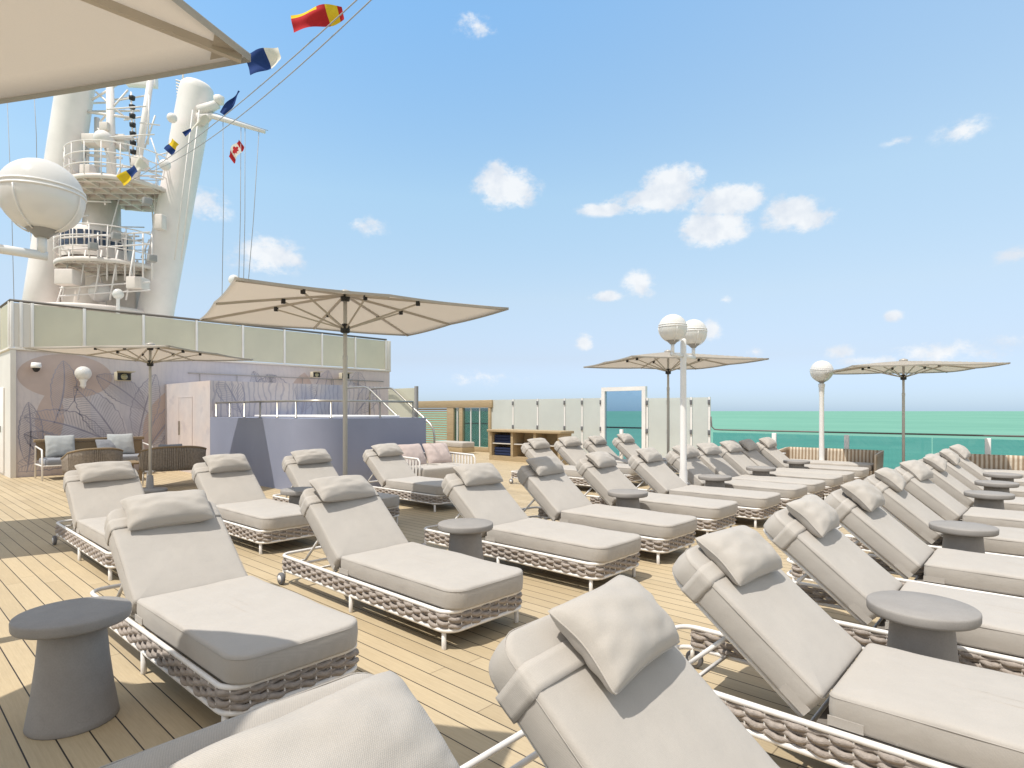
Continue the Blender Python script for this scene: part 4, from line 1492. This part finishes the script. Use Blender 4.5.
# ------------------------------------------------------------------ white slatted daybed
db = empty('daybed', (-9.12, 7.65, 0), 0, 'white slatted daybed with pink pillows, right of the blue-grey wall', 'daybed')
W2, D0, D1 = 0.70, -0.48, 0.46
for s in (-1, 1):
    b = MB()
    y = s * W2
    b.tube([(D0, y, 0.64), (D1 - 0.05, y, 0.62), (D1, y, 0.57), (D1, y, 0.0)], 0.018, 8)
    b.tube([(D0, y, 0.12), (D1, y, 0.12)], 0.015, 8)
    for i in range(10):
        x = D0 + 0.05 + (D1 - D0 - 0.06) * i / 10
        b.box(x - 0.022, x + 0.022, y - 0.006, y + 0.006, 0.12, 0.62)
    b.build('arm_panel', M['frame'], db)
b = MB()
b.tube([(D0, -W2, 0.64), (D0, W2, 0.64)], 0.018, 8)
b.tube([(D0, -W2, 0.12), (D0, W2, 0.12)], 0.015, 8)
for s in (-1, 1): b.tube([(D0, s * W2, 0), (D0, s * W2, 0.64)], 0.018, 8)
for i in range(16):
    y = -W2 + 0.06 + (2 * W2 - 0.12) * i / 15
    b.box(D0 - 0.006, D0 + 0.006, y - 0.022, y + 0.022, 0.12, 0.63)
b.tube([(D1, -W2, 0.12), (D1, W2, 0.12)], 0.015, 8)
b.build('back_panel', M['frame'], db)
soft_block('seat_cushion', D0 + 0.03, D1 + 0.04, -W2 + 0.03, W2 - 0.03, 0.15, 0.44, M['pillow'], db, 0.04, 6)
throw_pillow(PP, None, (-9.38, 7.36, 0.64), (0, radians(62), radians(5)), 'left pink pillow on the white daybed')
throw_pillow(PP, None, (-9.36, 7.98, 0.64), (0, radians(58), radians(-6)), 'right pink pillow on the white daybed')

# ------------------------------------------------------------------ towel cabinet
CX0, CX1, CY = -13.0, -10.25, 13.15
cb = empty('towel_cabinet', ((CX0 + CX1) / 2, CY, 0), 0, 'long wooden open towel cabinet in front of the frosted screen', 'cabinet')
CO = V(((CX0 + CX1) / 2, CY, 0))
b = MB()
b.box(CX0, CX1, CY, CY + 0.55, 0.0, 0.14)
b.box(CX0, CX1, CY + 0.50, CY + 0.53, 0.143, 0.86)
for i in range(4):
    x = CX0 + (CX1 - CX0 - 0.09) * i / 3
    b.box(x, x + 0.09, CY + 0.01, CY + 0.498, 0.143, 0.86)
rel(b, CO).build('carcass', M['wood'], cb)
b = MB(); b.box(CX0 - 0.06, CX1 + 0.06, CY - 0.05, CY + 0.58, 0.863, 0.94, 0.012)
rel(b, CO).build('top', M['wood'], cb)
for i in range(3):
    x = CX0 + (CX1 - CX0 - 0.09) * i / 3
    b = MB(); b.box(x + 0.092, x + 0.09 + (CX1 - CX0 - 0.09) / 3 - 0.095, CY + 0.05, CY + 0.49, 0.50, 0.525)
    rel(b, CO).build('shelf', M['superstructure'], cb)
for zz in (0.146, 0.527):
    for q in range(3):
        b = MB()
        b.box(CX0 + 0.12, CX0 + 0.86, CY + 0.10, CY + 0.45, zz + q * 0.085, zz + q * 0.085 + 0.08, 0.02)
        tag(rel(b, V((CX0 + 0.5, CY + 0.27, zz))).build('folded_towels', M['towel'], None, (CX0 + 0.5, CY + 0.27, zz)),
            'navy folded towels, %s of the stack on the %s shelf of the wooden cabinet' % (('bottom', 'middle', 'top')[q], 'lower' if zz < 0.3 else 'upper'), 'towels', 'folded towels in the cabinet')

# ------------------------------------------------------------------ frosted wind screen with the dark opening
SY = RAIL_Y
ws = empty('wind_screen', (-10.2, SY, 0), 0, 'row of tall frosted glass wind screens with white posts before the sea', 'screen')
WO = V((-10.2, SY, 0))
GX0, GX1 = -10.37, -8.966        # opening


def clamp(x, z):
    b = MB(); b.box(x - 0.03, x + 0.03, SY - 0.055, SY - 0.025, z - 0.065, z + 0.065, 0.006)
    rel(b, WO).build('clamp', M['rubber'], ws)


def screen_run(xs, zt):
    for a, c in zip(xs, xs[1:]):
        b = MB(); b.box(a + 0.04, c - 0.04, SY - 0.01, SY + 0.01, 0.06, zt)
        rel(b, WO).build('glass_panel', M['frost_white'], ws)
    for x in xs:
        b = MB(); b.box(x - 0.028, x + 0.028, SY - 0.024, SY + 0.024, 0, zt + 0.01)
        rel(b, WO).build('post', M['white'], ws)
        clamp(x, zt - 0.13); clamp(x, zt - 0.95)


screen_run([-15.26, -14.132, -13.015, -11.873, -11.178] + [GX0 - 0.10], 1.90)
screen_run([GX1 + 0.10, -8.2, -7.508, -6.992], 1.87)
b = MB()
b.box(GX0 - 0.06, GX0 + 0.06, SY - 0.06, SY + 0.06, 0, 2.10)
b.box(GX1 - 0.06, GX1 + 0.06, SY - 0.06, SY + 0.06, 0, 2.10)
b.box(GX0 - 0.06, GX1 + 0.06, SY - 0.058, SY + 0.058, 2.102, 2.22)
rel(b, WO).build('opening_frame', M['white'], ws)
b = MB(); b.box(GX0 + 0.063, GX1 - 0.063, SY - 0.006, SY + 0.006, 0.05, 2.10)
rel(b, WO).build('dark_pane', M['glass_dark'], ws)
for x in (GX0, GX1): clamp(x, 1.75); clamp(x, 0.92)

# ------------------------------------------------------------------ railing with tinted glass
rl = empty('glass_railing', (-3.4, SY, 0), 0, 'dark-topped tinted glass railing along the sea edge of the deck', 'railing')
RO = V((-3.4, SY, 0))
b = MB()
b.tube([(-6.95, SY, 1.35), (-6.93, SY, 1.08), (-6.85, SY, 1.01), (-6.7, SY, 1.0), (3.5, SY, 1.0)], 0.019, 10)
rel(b, RO).build('handrail', M['dark_rail'], rl)
b = MB()
b.tube([(-13.0, SY + 0.10, 1.0), (-7.0, SY + 0.10, 1.0)], 0.024, 8)
rel(b, RO).build('inner_handrail', M['dark_rail'], rl)
b = MB()
b.tube([(-20.0, SY + 0.55, 1.02), (-13.2, SY + 0.55, 1.02)], 0.022, 8)
rel(b, RO).build('inner_handrail', M['dark_rail'], rl)
xs = [-6.9 + 1.62 * i for i in range(7)]
for a, c in zip(xs, xs[1:]):
    b = MB(); b.box(a + 0.01, c - 0.01, SY - 0.007, SY + 0.007, 0.03, 0.93)
    rel(b, RO).build('glass_panel', M['glass_tint'], rl)
for x in (-5.28, -3.66, -1.1, 0.6, 2.2, -9.7):
    b = MB(); b.box(x - 0.05, x + 0.05, SY - 0.11, SY - 0.03, 0, 0.95, 0.01)
    rel(b, RO).build('post', M['white'], rl)

# ------------------------------------------------------------------ wooden pavilion with glass doors
pv = empty('wooden_pavilion', (-17.3, SY, 0), 0, 'low wooden framed pavilion with glass doors and louvres by the sea edge', 'pavilion')
VO = V((-17.3, SY, 0))
pa, pb_, pc = -19.6, -17.55, -15.22
def wbox(*a, name='frame', mat='wood', bev=0.01):
    b = MB(); b.box(*a, bev)
    return rel(b, VO).build(name, M[mat], pv)
wbox(pa, pc, SY - 0.08, SY + 0.08, 1.62, 1.90, name='top_beam')
wbox(pc - 0.001, pc + 0.1, SY - 0.085, SY + 1.5, 1.62, 1.902, name='top_beam')
wbox(pb_ - 0.02, pb_ + 0.36, SY - 0.07, SY + 0.07, 0, 1.617, name='post')
wbox(pb_ + 0.66, pb_ + 0.86, SY - 0.07, SY + 0.07, 0, 1.617, name='post')
wbox(pc - 0.10, pc + 0.02, SY - 0.07, SY + 0.07, 0, 1.617, name='post')
wbox(pb_ + 0.87, pc - 0.11, SY - 0.05, SY + 0.05, 0.0, 0.18, name='sill')
for (x0, x1) in ((pb_ + 0.365, pb_ + 0.655), (pb_ + 0.87, pb_ + 1.25), (pb_ + 1.30, pb_ + 1.72), (pb_ + 1.77, pc - 0.11)):
    b = MB(); b.box(x0, x1, SY - 0.006, SY + 0.006, 0.19, 1.61)
    rel(b, VO).build('glass_door', M['glass_clear'], pv)
for x in (pb_ + 0.52, pb_ + 1.275, pb_ + 1.745):
    b = MB(); b.box(x - 0.022, x + 0.022, SY - 0.02, SY + 0.02, 0.19, 1.61)
    rel(b, VO).build('mullion', M['white'], pv)
lv = MB()
for i in range(17):
    z = 0.10 + i * 0.09
    lv.box(pa + 0.05, pb_ - 0.03, SY - 0.02, SY + 0.02, z, z + 0.055)
rel(lv, VO).build('louvres', M['wood'], pv)
r = empty('bench', (-15.9, 14.3, 0), 0, 'low grey cushioned bench in front of the pavilion glass doors', 'bench')
b = MB(); b.box(-0.75, 0.75, -0.3, 0.3, 0.06, 0.24, 0.01); b.build('base', M['wood'], r)
soft_block('seat_cushion', -0.76, 0.76, -0.31, 0.31, 0.243, 0.42, M['pillow'], r, seed=8)

# ------------------------------------------------------------------ wicker sofas by the railing
def wicker_sofa(x0, x1, label):
    cx = (x0 + x1) / 2
    r = empty('wicker_sofa', (cx, 14.6, 0), 0, label, 'sofa', 'wicker sofas by the railing')
    W = x1 - x0
    def sh(u, v):
        t = 2 * u - 1
        x = math.copysign(min(1, abs(t) * 1.35), t) * W / 2
        y = 0.30 - max(0, abs(t) - 0.74) / 0.26 * 0.72
        return V((x * (1 + 0.015 * v), y + 0.05 * v * (1 if abs(t) < .74 else 0), 0.10 + 0.55 * v * (1 - 0.10 * max(0, abs(t) - 0.74) / 0.26)))
    s = MB(); s.grid(sh, 60, 8)
    o = s.build('backrest', M['wicker_light'], r)
    md = o.modifiers.new('thickness', 'SOLIDIFY'); md.thickness = 0.05; md.offset = 0
    b = MB(); b.box(-W / 2 + 0.04, W / 2 - 0.04, -0.40, 0.26, 0.05, 0.26, 0.02); b.build('base', M['wicker_light'], r)
    soft_block('seat_cushion', -W / 2 + 0.06, W / 2 - 0.06, -0.42, 0.24, 0.262, 0.38, M['pillow'], r, seed=9)
    return r


wicker_sofa(-4.78, -2.85, 'striped wicker sofa behind the single lamp post, below the railing')
wicker_sofa(-1.62, 0.4, 'striped wicker sofa at the right edge, below the railing')
r = empty('small_stool', (-4.75, 13.85, 0), 0, 'small white wire stool left of the single lamp post', 'stool')
b = MB()
for sx in (-0.17, 0.17):
    for sy in (-0.17, 0.17):
        b.tube([(sx, sy, 0), (sx, sy, 0.54)], 0.012, 6)
b.tube([(-0.17, -0.17, 0.28), (0.17, -0.17, 0.28), (0.17, 0.17, 0.28), (-0.17, 0.17, 0.28)], 0.010, 6, closed=True)
b.build('frame', M['frame'], r)
b = MB(); b.box(-0.20, 0.20, -0.20, 0.20, 0.541, 0.565, 0.008); b.build('seat', M['frame'], r)

# ------------------------------------------------------------------ mast
MZD = 21.0
base = at(110, 355, MZD)
ma = empty('ship_mast', (base.x, base.y, 2.87), 0, 'tall white ship mast with two raking legs, round platforms and lattice', 'mast')
MO = V((base.x, base.y, 2.87))
RIGHT = V((CT, ST, 0))
FWD = V((-ST, CT, 0))


def mpart(mb, name, mat, parent=None):
    mb = rel(mb, MO)
    return mb.build(name, mat, parent or ma)


def leg(p0, p1, r0, r1, name):
    b = MB()
    d = (p1 - p0)
    steps = [p0.lerp(p1, t) for t in (0, 0.25, 0.5, 0.75, 0.97, 0.99, 1.0)]
    b.tube(steps, [r0, r0 * .75 + r1 * .25, (r0 + r1) / 2, r0 * .25 + r1 * .75, r1, r1 * 0.93, r1 * 0.75], 28)
    return mpart(b, name, M['mast'])


lgR = leg(at(147, 360, MZD), at(198, 84, MZD), 0.56, 0.55, 'leg')
lgL = leg(at(34, 360, MZD), at(86, 20, MZD), 0.57, 0.55, 'leg')
# central trunk
b = MB(); c0 = at(96, 360, MZD + 0.6); c1 = at(104, 180, MZD + 0.6)
b.tube([c0, c1], [0.85, 0.5], 20)
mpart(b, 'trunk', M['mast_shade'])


def platform(px, py, rad, name, beams=6, rail=True, thick=0.14):
    c = at(px, py, MZD - 0.2)
    b = MB()
    b.lathe([(rad - 0.05, -thick), (rad, -thick), (rad, 0.0), (rad - 0.05, 0.0), (rad - 0.05, -thick)], 40, c, caps=False)
    # plating between the beams
    b.lathe([(rad - 0.06, -0.03), (rad - 0.06, -0.005)], 40, c)
    for i in range(beams):
        y = -rad + 2 * rad * (i + 0.5) / beams
        x = sqrt(max(rad * rad - y * y, 0.01)) - 0.06
        p = c + V((0, 0, -thick * 0.6))
        b.bar(p + RIGHT * -x + FWD * y, p + RIGHT * x + FWD * y, 0.06, thick * 1.1)
        b.bar(p + FWD * -x + RIGHT * y, p + FWD * x + RIGHT * y, 0.05, thick * 1.0)
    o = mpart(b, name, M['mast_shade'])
    if rail:
        q = MB()
        for h_ in (0.35, 0.7, 1.05):
            ring = [c + V((rad * cos(2 * pi * i / 40), rad * sin(2 * pi * i / 40), h_)) for i in range(40)]
            q.tube(ring, 0.02, 5, closed=True)
        for i in range(20):
            p = c + V((rad * cos(2 * pi * i / 20), rad * sin(2 * pi * i / 20), 0))
            q.tube([p, p + V((0, 0, 1.05))], 0.018, 5)
        qo = rel(q, MO).build('platform_rail', M['mast'], o)
    return o


platform(124, 192, 1.68, 'platform')
platform(112, 268, 1.62, 'platform')
platform(96, 312, 1.9, 'platform', rail=False)
# cabin between the platforms
c = at(97, 262, MZD - 0.1)
b = MB(); b.lathe([(1.05, 0.0), (1.05, 0.95), (1.0, 1.0), (0.0, 1.0)], 28, c, caps=False)
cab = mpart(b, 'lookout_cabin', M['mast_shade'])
for i in range(28):
    a = 2 * pi * i / 28
    for zz in (0.34, 0.62):
        w = MB(); w.box(1.052, 1.062, -0.09, 0.09, zz, zz + 0.22, mat=Matrix.Translation(c) @ Matrix.Rotation(a, 4, 'Z'))
        if (i % 28) in range(0, 28):
            d = V((cos(a), sin(a), 0))
            if d.dot(FWD) < 0.1:
                rel(w, MO).build('window', M['window_blue'], cab)
# lower house under the platforms
b = MB()
h0 = at(60, 345, MZD); h1 = at(135, 345, MZD)
b.box(0, (h1 - h0).length, 0, 2.2, 0, 3.4, 0.06, mat=Matrix.Translation((h0.x, h0.y, 2.87)) @ Matrix.Rotation(TH, 4, 'Z'))
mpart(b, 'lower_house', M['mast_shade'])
# lattice above the upper platform
b = MB()
pc_ = at(112, 192, MZD); pt_ = at(110, 84, MZD)
b.tube([pc_, pt_], [0.16, 0.12], 10)
b.tube([at(97, 192, MZD + .5), at(97, 118, MZD + .5)], 0.09, 8)
b.tube([at(134, 190, MZD - .4), at(152, 70, MZD - .4)], [0.12, 0.10], 8)
b.tube([at(86, 192, MZD + .3), at(88, 140, MZD + .3)], 0.06, 8)
for (x0, y0, x1, y1, r_) in ((88, 112, 132, 118, .05), (84, 135, 134, 139, .07), (88, 155, 122, 158, .05), (96, 92, 128, 120, .035), (128, 90, 100, 122, .035), (97, 128, 126, 150, .035), (92, 100, 118, 84, .04),
                             (84, 165, 150, 168, .035), (84, 175, 160, 176, .03), (120, 100, 149, 95, .03), (124, 120, 146, 116, .03), (128, 140, 142, 138, .03)):
    b.tube([at(x0, y0, MZD), at(x1, y1, MZD)], r_, 6)
mpart(b, 'lattice', M['mast'])
for i in range(9):
    b = MB()
    p = at(132 + 0.2 * i, 98 + 9 * i, MZD - 0.5)
    b.lathe([(0.0, -0.10), (0.09, -0.06), (0.10, 0.06), (0.0, 0.10)], 10, p, caps=False)
    mpart(b, 'signal_light', M['black'])
b = MB(); q0 = at(131, 92, MZD - 0.5); b.tube([q0, at(134, 178, MZD - 0.5)], 0.03, 6)
mpart(b, 'light_pole', M['mast'])
# radar block at the top
b = MB(); b.box(-0.5, 0.5, -0.12, 0.12, -0.1, 0.25, 0.03, mat=Matrix.Translation(at(142, 84, MZD)) @ Matrix.Rotation(TH + 0.1, 4, 'Z'))
mpart(b, 'radar_scanner', M['white'])
# ladders and small rails on the legs
b = MB()
for dx in (-0.22, 0.22):
    b.tube([at(178, 260, MZD - 0.75) + RIGHT * dx * 0.5, at(196, 110, MZD - 0.75) + RIGHT * dx * 0.5], 0.022, 5)
mpart(b, 'ladder', M['mast'])
b = MB()
for k in range(7):
    p = at(98 + 9 * k, 232, MZD - 1.2)
    b.tube([p, p + V((0, 0, -1.6))], 0.03, 5)
for yy in (238, 250, 288, 296):
    b.tube([at(60, yy, MZD - 1.3), at(150, yy - 6, MZD - 1.3)], 0.03, 5)
for k in range(5):
    b.tube([at(62 + 16 * k, 300, MZD - 1.3), at(70 + 16 * k, 250, MZD - 1.3)], 0.028, 5)
mpart(b, 'gantry_bars', M['mast'])
mr = random.Random(11)
b = MB()
for k in range(46):
    x0 = mr.uniform(60, 165); y0 = mr.uniform(95, 330)
    dz = mr.uniform(-1.2, 0.8)
    if mr.random() < 0.5:
        x1, y1 = x0 + mr.uniform(18, 55), y0 + mr.uniform(-4, 4)
    else:
        x1, y1 = x0 + mr.uniform(-14, 14), y0 + mr.uniform(18, 50)
    if x1 > 178 - (y1 - 85) * 0.16: x1 = 178 - (y1 - 85) * 0.16
    b = MB()
    b.tube([at(x0, y0, MZD + dz), at(x1, y1, MZD + dz)], mr.uniform(0.018, 0.04), 5)
    mpart(b, 'brace', M['mast'])
for (px, py, w, h, dz) in ((92, 146, .45, .35, -.2), (106, 132, .3, .3, -.1), (122, 150, .35, .5, .2), (140, 168, .4, .35, -.5), (88, 178, .35, .4, -.9), (160, 230, .3, .5, -.9), (70, 286, .6, .5, -1.4), (138, 290, .5, .4, -1.2)):
    b = MB(); b.box(-w / 2, w / 2, -w / 2, w / 2, 0, h, 0.03, mat=Matrix.Translation(at(px, py, MZD + dz)) @ Matrix.Rotation(TH, 4, 'Z'))
    mpart(b, 'equipment_box', M['mast_shade'])
for (px, py, r_) in ((103, 139, .28), (165, 165, .18), (100, 292, .34), (172, 118, .16)):
    b = MB(); b.lathe([(0.0, -r_)] + [(r_ * sin(pi * i / 10), -r_ * cos(pi * i / 10)) for i in range(1, 10)] + [(0.0, r_)], 18, at(px, py, MZD - 0.9), caps=False)
    mpart(b, 'radome', M['mast'])
for (px, py) in ((93, 250), (152, 262), (116, 240), (147, 205)):
    b = MB(); b.box(-0.12, 0.12, -0.12, 0.12, 0, 0.22, 0.02, mat=Matrix.Translation(at(px, py, MZD - 1.9)))
    mpart(b, 'horn', M['lamp_collar'])
# arm and yard on the right leg
b = MB(); b.tube([at(200, 112, MZD - .3), at(218, 104, MZD - .3)], [0.22, 0.14], 10)
b.lathe([(0.0, -0.18), (0.16, -0.12), (0.18, 0.1), (0.0, 0.2)], 12, at(219, 100, MZD - .3), caps=False)
mpart(b, 'bracket', M['mast'])
b = MB(); b.tube([at(200, 120, MZD - .3), at(212, 116, MZD - .3), at(265, 132, MZD - .3)], [0.24, 0.10, 0.06], 10)
mpart(b, 'yard', M['mast'])
b = MB()
for k in range(6):
    b.tube([at(176 + k * 0.2, 80 + 3 * k, MZD - .2), at(190, 84 + 4 * k, MZD - .2)], 0.03, 5)
b.tube([at(183, 90, MZD - .4), at(183, 60, MZD - .4)], 0.03, 5)
mpart(b, 'antenna', M['mast'])
# halyards: thin lines from the yard and beside the left leg
for (x0, y0, x1, y1) in ((223, 122, 222, 300), (241, 126, 238, 310), (245, 127, 243, 310), (259, 131, 246, 310), (34, 92, 37, 180), (7, 96, 14, 300), (30, 230, 34, 300)):
    p, q = at(x0, y0, MZD - .3), at(x1, y1, MZD - .3)
    hy = MB()
    hy.tube([p, p.lerp(q, 0.5) + RIGHT * 0.03, q], 0.012, 4)
    mpart(hy, 'halyard', M['wire'])

# small globe lamp standing on the upper deck behind the balustrade
for (px, py, lab) in ((118, 294, 'small white dome lamp peeping over the balustrade below the mast'), (234, 280, 'small white dome beside the top left corner of the big parasol')):
    r = empty('deck_light', at(px, py, 19.5), 0, lab, 'lamp')
    g = MB(); g.lathe([(0.0, -0.16)] + [(0.17 * sin(pi * i / 12), -0.17 * cos(pi * i / 12)) for i in range(2, 12)] + [(0.0, 0.17)], 18, caps=False)
    g.build('globe', M['globe'], r)
    g = MB(); g.lathe([(0.07, -(at(px, py, 19.5).z - 2.9)), (0.05, -0.2), (0.08, -0.13)], 12)
    g.build('post', M['white'], r)
# deck equipment seen above the handrail
b = MB()
r = empty('deck_locker', at(88, 345, 18.8) * 1.0, TH, 'row of blue windows of the deck cabin just above the balustrade', 'cabin')
r.location.z = 3.0
b.box(-1.3, 1.0, -0.3, 0.6, 0, 1.22, 0.02); b.build('cabin_wall', M['mast'], r)
for i in range(6):
    b = MB(); b.box(-1.2 + i * 0.36, -0.92 + i * 0.36, -0.312, -0.302, 0.95, 1.14); b.build('window', M['window_blue'], r)

# ------------------------------------------------------------------ flag lines and flags
A0, A1 = at(128, 182, MZD - 0.8), at(372, -14, 8.0)
A1b = at(392, -20, 8.0)


def line(name, p, q, sag, label, mat='wire', r=0.010):
    b = MB()
    pts = []
    for i in range(21):
        t = i / 20
        c = p.lerp(q, t)
        c.z -= sag * 4 * t * (1 - t)
        pts.append(c - p)
    b.tube(pts, r, 5)
    return tag(b.build(name, M[mat], None, p), label, 'rope'), pts


l1, P1 = line('flag_line', A0, A1, 0.25, 'upper signal flag line running from the mast to the top edge')
l2, P2 = line('flag_line', at(150, 172, MZD - 0.8), A1b, 0.35, 'lower signal flag line running from the mast to the top edge')
line('mast_stay', at(212, 112, MZD - .3), at(268, 132, MZD - .3) + V((0, 0, 0.05)), 0.0, 'thin stay line above the yard with the red and white flag')


def flag(px, py, Z, w, h, rot, cols, label, seed=0, pattern=None):
    """w along the line, h hanging; cols = list of (upto u, material key)"""
    p = at(px, py, Z)
    b = MB()
    keys = []
    for _, k in cols:
        if k not in keys: keys.append(k)
    ca, sa = cos(rot), sin(rot)
    def fn(u, v):
        x = (u - 0.5) * w
        z = (0.5 - v) * h * (1 - 0.35 * u * v)
        y = 0.10 * w * sin(u * 6.0 + seed + v * 2.5) * (0.3 + u) + 0.06 * h * sin(v * 7 + seed * 2)
        x2, z2 = x * ca - z * sa, x * sa + z * ca
        return RIGHT * x2 + FWD * y + V((0, 0, z2))
    n1, n2 = 24, 14
    base_i = len(b.v)
    b.grid(fn, n1, n2)
    for fi in range(len(b.f)):
        i, j = fi % n1, fi // n1
        u, v = (i + .5) / n1, (j + .5) / n2
        k = pattern(u, v) if pattern else next(kk for (m_, kk) in cols if u <= m_)
        b.m[fi] = keys.index(k)
    o = b.build('signal_flag', [M[k] for k in keys], None, p)
    tag(o, label, 'flag', 'signal flags on the mast line')
    return o


flag(317, 18, 9.3, 0.80, 0.30, radians(12), [(0.12, 'red'), (0.6, 'red'), (0.8, 'yellow'), (1, 'red')], 'red and yellow signal flag at the top of the picture', 1,
     lambda u, v: 'yellow' if (0.70 < u < 0.90 or (v < 0.22 and u < 0.55)) else 'red')
flag(264, 61, 11.0, 0.62, 0.40, radians(18), [(0.62, 'navy'), (1, 'white_cloth')], 'blue and white signal flag next to the near parasol tip', 2)
flag(231, 103, 13.2, 0.62, 0.14, radians(52), [(1, 'navy')], 'dark blue signal flag hanging furled beside the mast leg', 3)
flag(172, 147, 16.5, 0.36, 0.30, radians(48), [(0.5, 'navy'), (1, 'yellow')], 'small blue and yellow signal flag in front of the mast leg', 4)
flag(133, 172, 19.3, 1.0, 0.38, radians(36), [(0.32, 'yellow'), (0.68, 'navy'), (1, 'white_cloth')], 'yellow, blue and white signal flag above the mast platform', 5)
flag(196, 126, 15.0, 0.75, 0.12, radians(34), [(0.3, 'navy'), (1, 'white_cloth')], 'narrow white and dark signal flag across the mast leg', 6)


def maple(u, v):
    if u < 0.27 or u > 0.73: return 'red'
    a, c = (u - 0.5) / 0.20, (v - 0.5) / 0.36
    rr = math.hypot(a, c)
    th = math.atan2(-c, a)
    lim = 0.55 + 0.40 * abs(cos(2.5 * (th - pi / 2)))
    return 'red' if (rr < lim and c < 0.62) or (abs(a) < 0.10 and 0.3 < c < 0.95) else 'white_cloth'


p = at(236, 151, MZD - 0.35)
b = MB()
def cf(u, v):
    x = -(u - 0.5) * 0.62
    z = (0.5 - v) * 0.48
    a = radians(52)
    x2, z2 = x * cos(a) - z * sin(a) * 0.5, x * sin(a) + z * cos(a)
    return RIGHT * x2 + FWD * (0.08 * sin(u * 8)) + V((0, 0, z2 + 0.05 * sin(u * 5 + v)))
b.grid(cf, 44, 32)
for fi in range(len(b.f)):
    i, j = fi % 44, fi // 44
    b.m[fi] = 0 if maple((i + .5) / 44, (j + .5) / 32) == 'red' else 1
tag(b.build('national_flag', [M['red'], M['white_cloth']], None, p), 'red and white maple leaf flag hanging from the yard', 'flag')
print('objects', len(bpy.data.objects))
